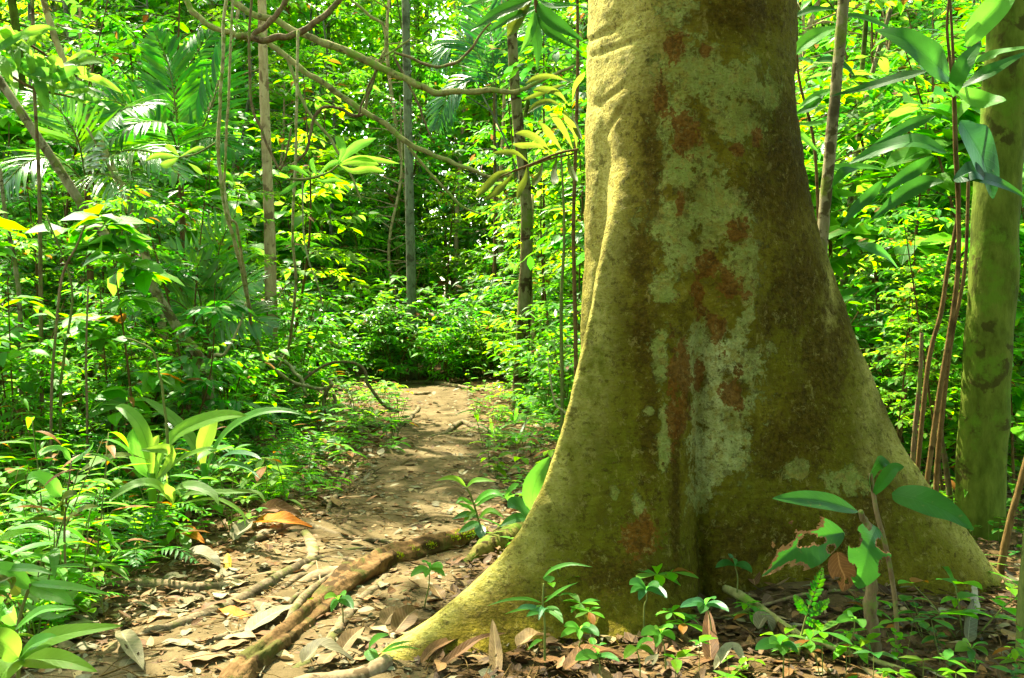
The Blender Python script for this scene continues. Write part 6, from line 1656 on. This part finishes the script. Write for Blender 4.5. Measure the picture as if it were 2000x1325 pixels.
# ------------------------------------------------------------------ fallen leaves, leaf litter, ground cover
DV = []
rng = np.random.default_rng(66)
for j, (sh, m) in enumerate([('ovate', 'dead'), ('ovate', 'dead_brown'), ('big', 'dead_grey'), ('lance', 'dead'), ('ovate', 'dead_grey'), ('lance', 'dead_brown'), ('big', 'dead'), ('ovate', 'dead_brown'), ('big', 'dead_orange'), ('ovate', 'dead_yellow')]):
    mb = MB(); L = .10
    blade(mb, [(-L / 2, 0, .004), (-L / 6, rng.normal() * .006, .004 + .010 * rng.random()), (L / 6, rng.normal() * .006, .004 + .012 * rng.random()), (L / 2, 0, .003 + .02 * rng.random())], L * (.5 if sh != 'lance' else .3), sh, n=12, fold=rng.uniform(-.1, .28), m=3, wav=.05, seed=j)
    tube(mb, [(-L / 2 - .02, .002, .006), (-L / 2, 0, .004)], .0012, 4)
    DV.append((mb.mesh('fallen_leaf', M[m]), {'dead': 'tan', 'dead_brown': 'brown', 'dead_grey': 'greyish', 'dead_orange': 'orange', 'dead_yellow': 'yellow'}[m]))
pts = []; t = 0
while len(pts) < 262 and t < 40000:
    t += 1
    y = 2.75 + 3.4 * random.random() ** 1.7; x = random.uniform(-.54, .54) * y
    if near_tree(x, y, .6) or not in_view(x, y, 0): continue
    d = abs(x - float(path_x(y))) / float(path_w(y))
    if y > 4.3 and d < .75 and random.random() < .8: continue
    if d > 1.0 and x < path_x(y) and random.random() < .3: continue
    if any((x - a) ** 2 + (y - b) ** 2 < .07 ** 2 for a, b in pts): continue
    pts.append((x, y))
    j = random.choices(range(10), [6, 5, 5, 4, 4, 3, 4, 4, .6, .4])[0]
    if x > path_x(y) + .45 and random.random() < .6: j = random.choice([1, 5, 7, 1])  # more brown leaves right of the path, toned down as shade
    o = bpy.data.objects.new('fallen_leaf', DV[j][0]); COL.objects.link(o)
    sc = random.uniform(.55, 1.4) * (1.0 if y < 4.2 else .85)
    o.location = (x, y, gz(x, y) + .012); o.rotation_euler = (random.uniform(-.18, .18), random.uniform(-.18, .18), random.random() * 6.28); o.scale = (sc, sc * random.uniform(.7, 1.1), sc)
    o['category'] = 'fallen leaf'
    size = 'small' if sc < .95 else ('middling' if sc < 1.3 else 'large')
    pend(o, f'{size} {DV[j][1]} dead leaf', 'dead leaves lying on the ground')

rng = np.random.default_rng(67)
mb = MB()
for n, ylo, yhi, pw, Lr, onp in [(11000, 2.4, 8, 1.5, (.02, .075), .5), (6000, 5, 15, 1.0, (.05, .12), .35), (16000, 2.4, 9, 1.3, (.010, .036), 3.0), (5000, 3.2, 13, 1.1, (.025, .07), 1.6)]:
    n = int(n * 1.2); y = ylo + (yhi - ylo) * rng.random(n) ** pw; x = rng.uniform(-1, 1, n) * (.56 * y + .7)
    d = np.abs(x - path_x(y)) / path_w(y)
    keep = (np.hypot(x - TX, y - TY) > .5) & ((d > .8) | (rng.random(n) < onp * np.clip(d + .25, 0, 1)))
    x, y = x[keep], y[keep]; k = len(x)
    a = rng.random(k) * 6.283
    L = rng.uniform(*Lr, k)
    dd = np.stack([np.cos(a), np.sin(a), rng.normal(size=k) * .22], -1)
    up = np.stack([rng.normal(size=k) * .3, rng.normal(size=k) * .3, np.ones(k)], -1)
    mt = rng.integers(0, 3, k)
    mt = np.where((x > path_x(y) + .45) & (y < 5) & (rng.random(k) < .8), 3, mt)  # darkest leaves put the shade into the near right litter
    z = height(x, y) + .008 + rng.random(k) * .014
    for m in range(4):
        s = mt == m
        leaves(mb, np.stack([x, y, z], -1)[s], dd[s], up[s], L[s], L[s] * rng.uniform(.35, .6, s.sum()), 'ovate', 1, rng.uniform(-.3, .4, s.sum()), m)
tag(mb.build('leaf_litter', [M['dead'], M['dead_brown'], M['dead_grey'], M['dead_shaded']]), 'layer of small tan and brown dead leaves over the soil', 'leaf litter', kind='stuff')
mb = MB(); n = 1500
y = 2.5 + 8 * rng.random(n) ** 1.4; x = rng.uniform(-.55, .55, n) * y
for xx, yy in zip(x, y):
    if near_tree(xx, yy, .5): continue
    a = rng.random() * 6.283; L = rng.uniform(.05, .3); z = gz(xx, yy) + .014
    p0 = Vector((xx, yy, z)); p1 = Vector((xx + math.cos(a) * L, yy + math.sin(a) * L, gz(xx + math.cos(a) * L, yy + math.sin(a) * L) + .012 + rng.random() * .02))
    tube(mb, [p0, p0.lerp(p1, .5) + Vector((rng.normal() * .01, rng.normal() * .01, rng.random() * .01)), p1], (rng.uniform(.0012, .004), .001), 4, cap=False)
tag(mb.build('twig_litter', M['twig']), 'scattered thin brown twigs among the dead leaves', 'twigs', kind='stuff')
mb = MB()
n = 6200
y = 2.3 + 11.8 * rng.random(n) ** 1.2; x = rng.uniform(-1, 1, n) * (.56 * y + .7)
d = (x - path_x(y)) / path_w(y)
clump = np.array([mnoise.noise(Vector((a * 1.6, b * 1.6, 7))) for a, b in zip(x, y)])
keep = (np.hypot(x - TX, y - TY) > .6) & (np.abs(d) > np.where(y > 5.5, .72 + .35 * rng.random(n), 1.05)) & ~((y < 4.2) & (d > 0) & (rng.random(n) < .7)) & (clump > -.1 + np.where(y < 4.6, .25, 0)) & ~((y < 4.8) & (d < 0) & (d > -2.2) & (rng.random(n) < .85))
x, y = x[keep], y[keep]
for a_, b_ in zip(x, y):
    k = int(rng.integers(3, 7)); a = rng.random(k) * 6.283
    h = rng.uniform(.02, .12)
    L = rng.uniform(.03, .075, k)
    leaves(mb, np.tile([a_, b_, gz(a_, b_) + h], (k, 1)), np.stack([np.cos(a), np.sin(a), rng.uniform(-.2, .5, k)], -1), (0, 0, 1), L, L * .45, 'ovate', 0, .2, int(rng.integers(0, 3)))
    tube(mb, [(a_, b_, gz(a_, b_) - .01), (a_, b_, gz(a_, b_) + h)], .0015, 3, cap=False, mat=3)
tag(mb.build('ground_cover', [M['leaf'], M['leaf_dark'], M['leaf_yel'], M['stem']]), 'low carpet of tiny green sprouts on both verges', 'ground cover', kind='stuff')
flush_labels()
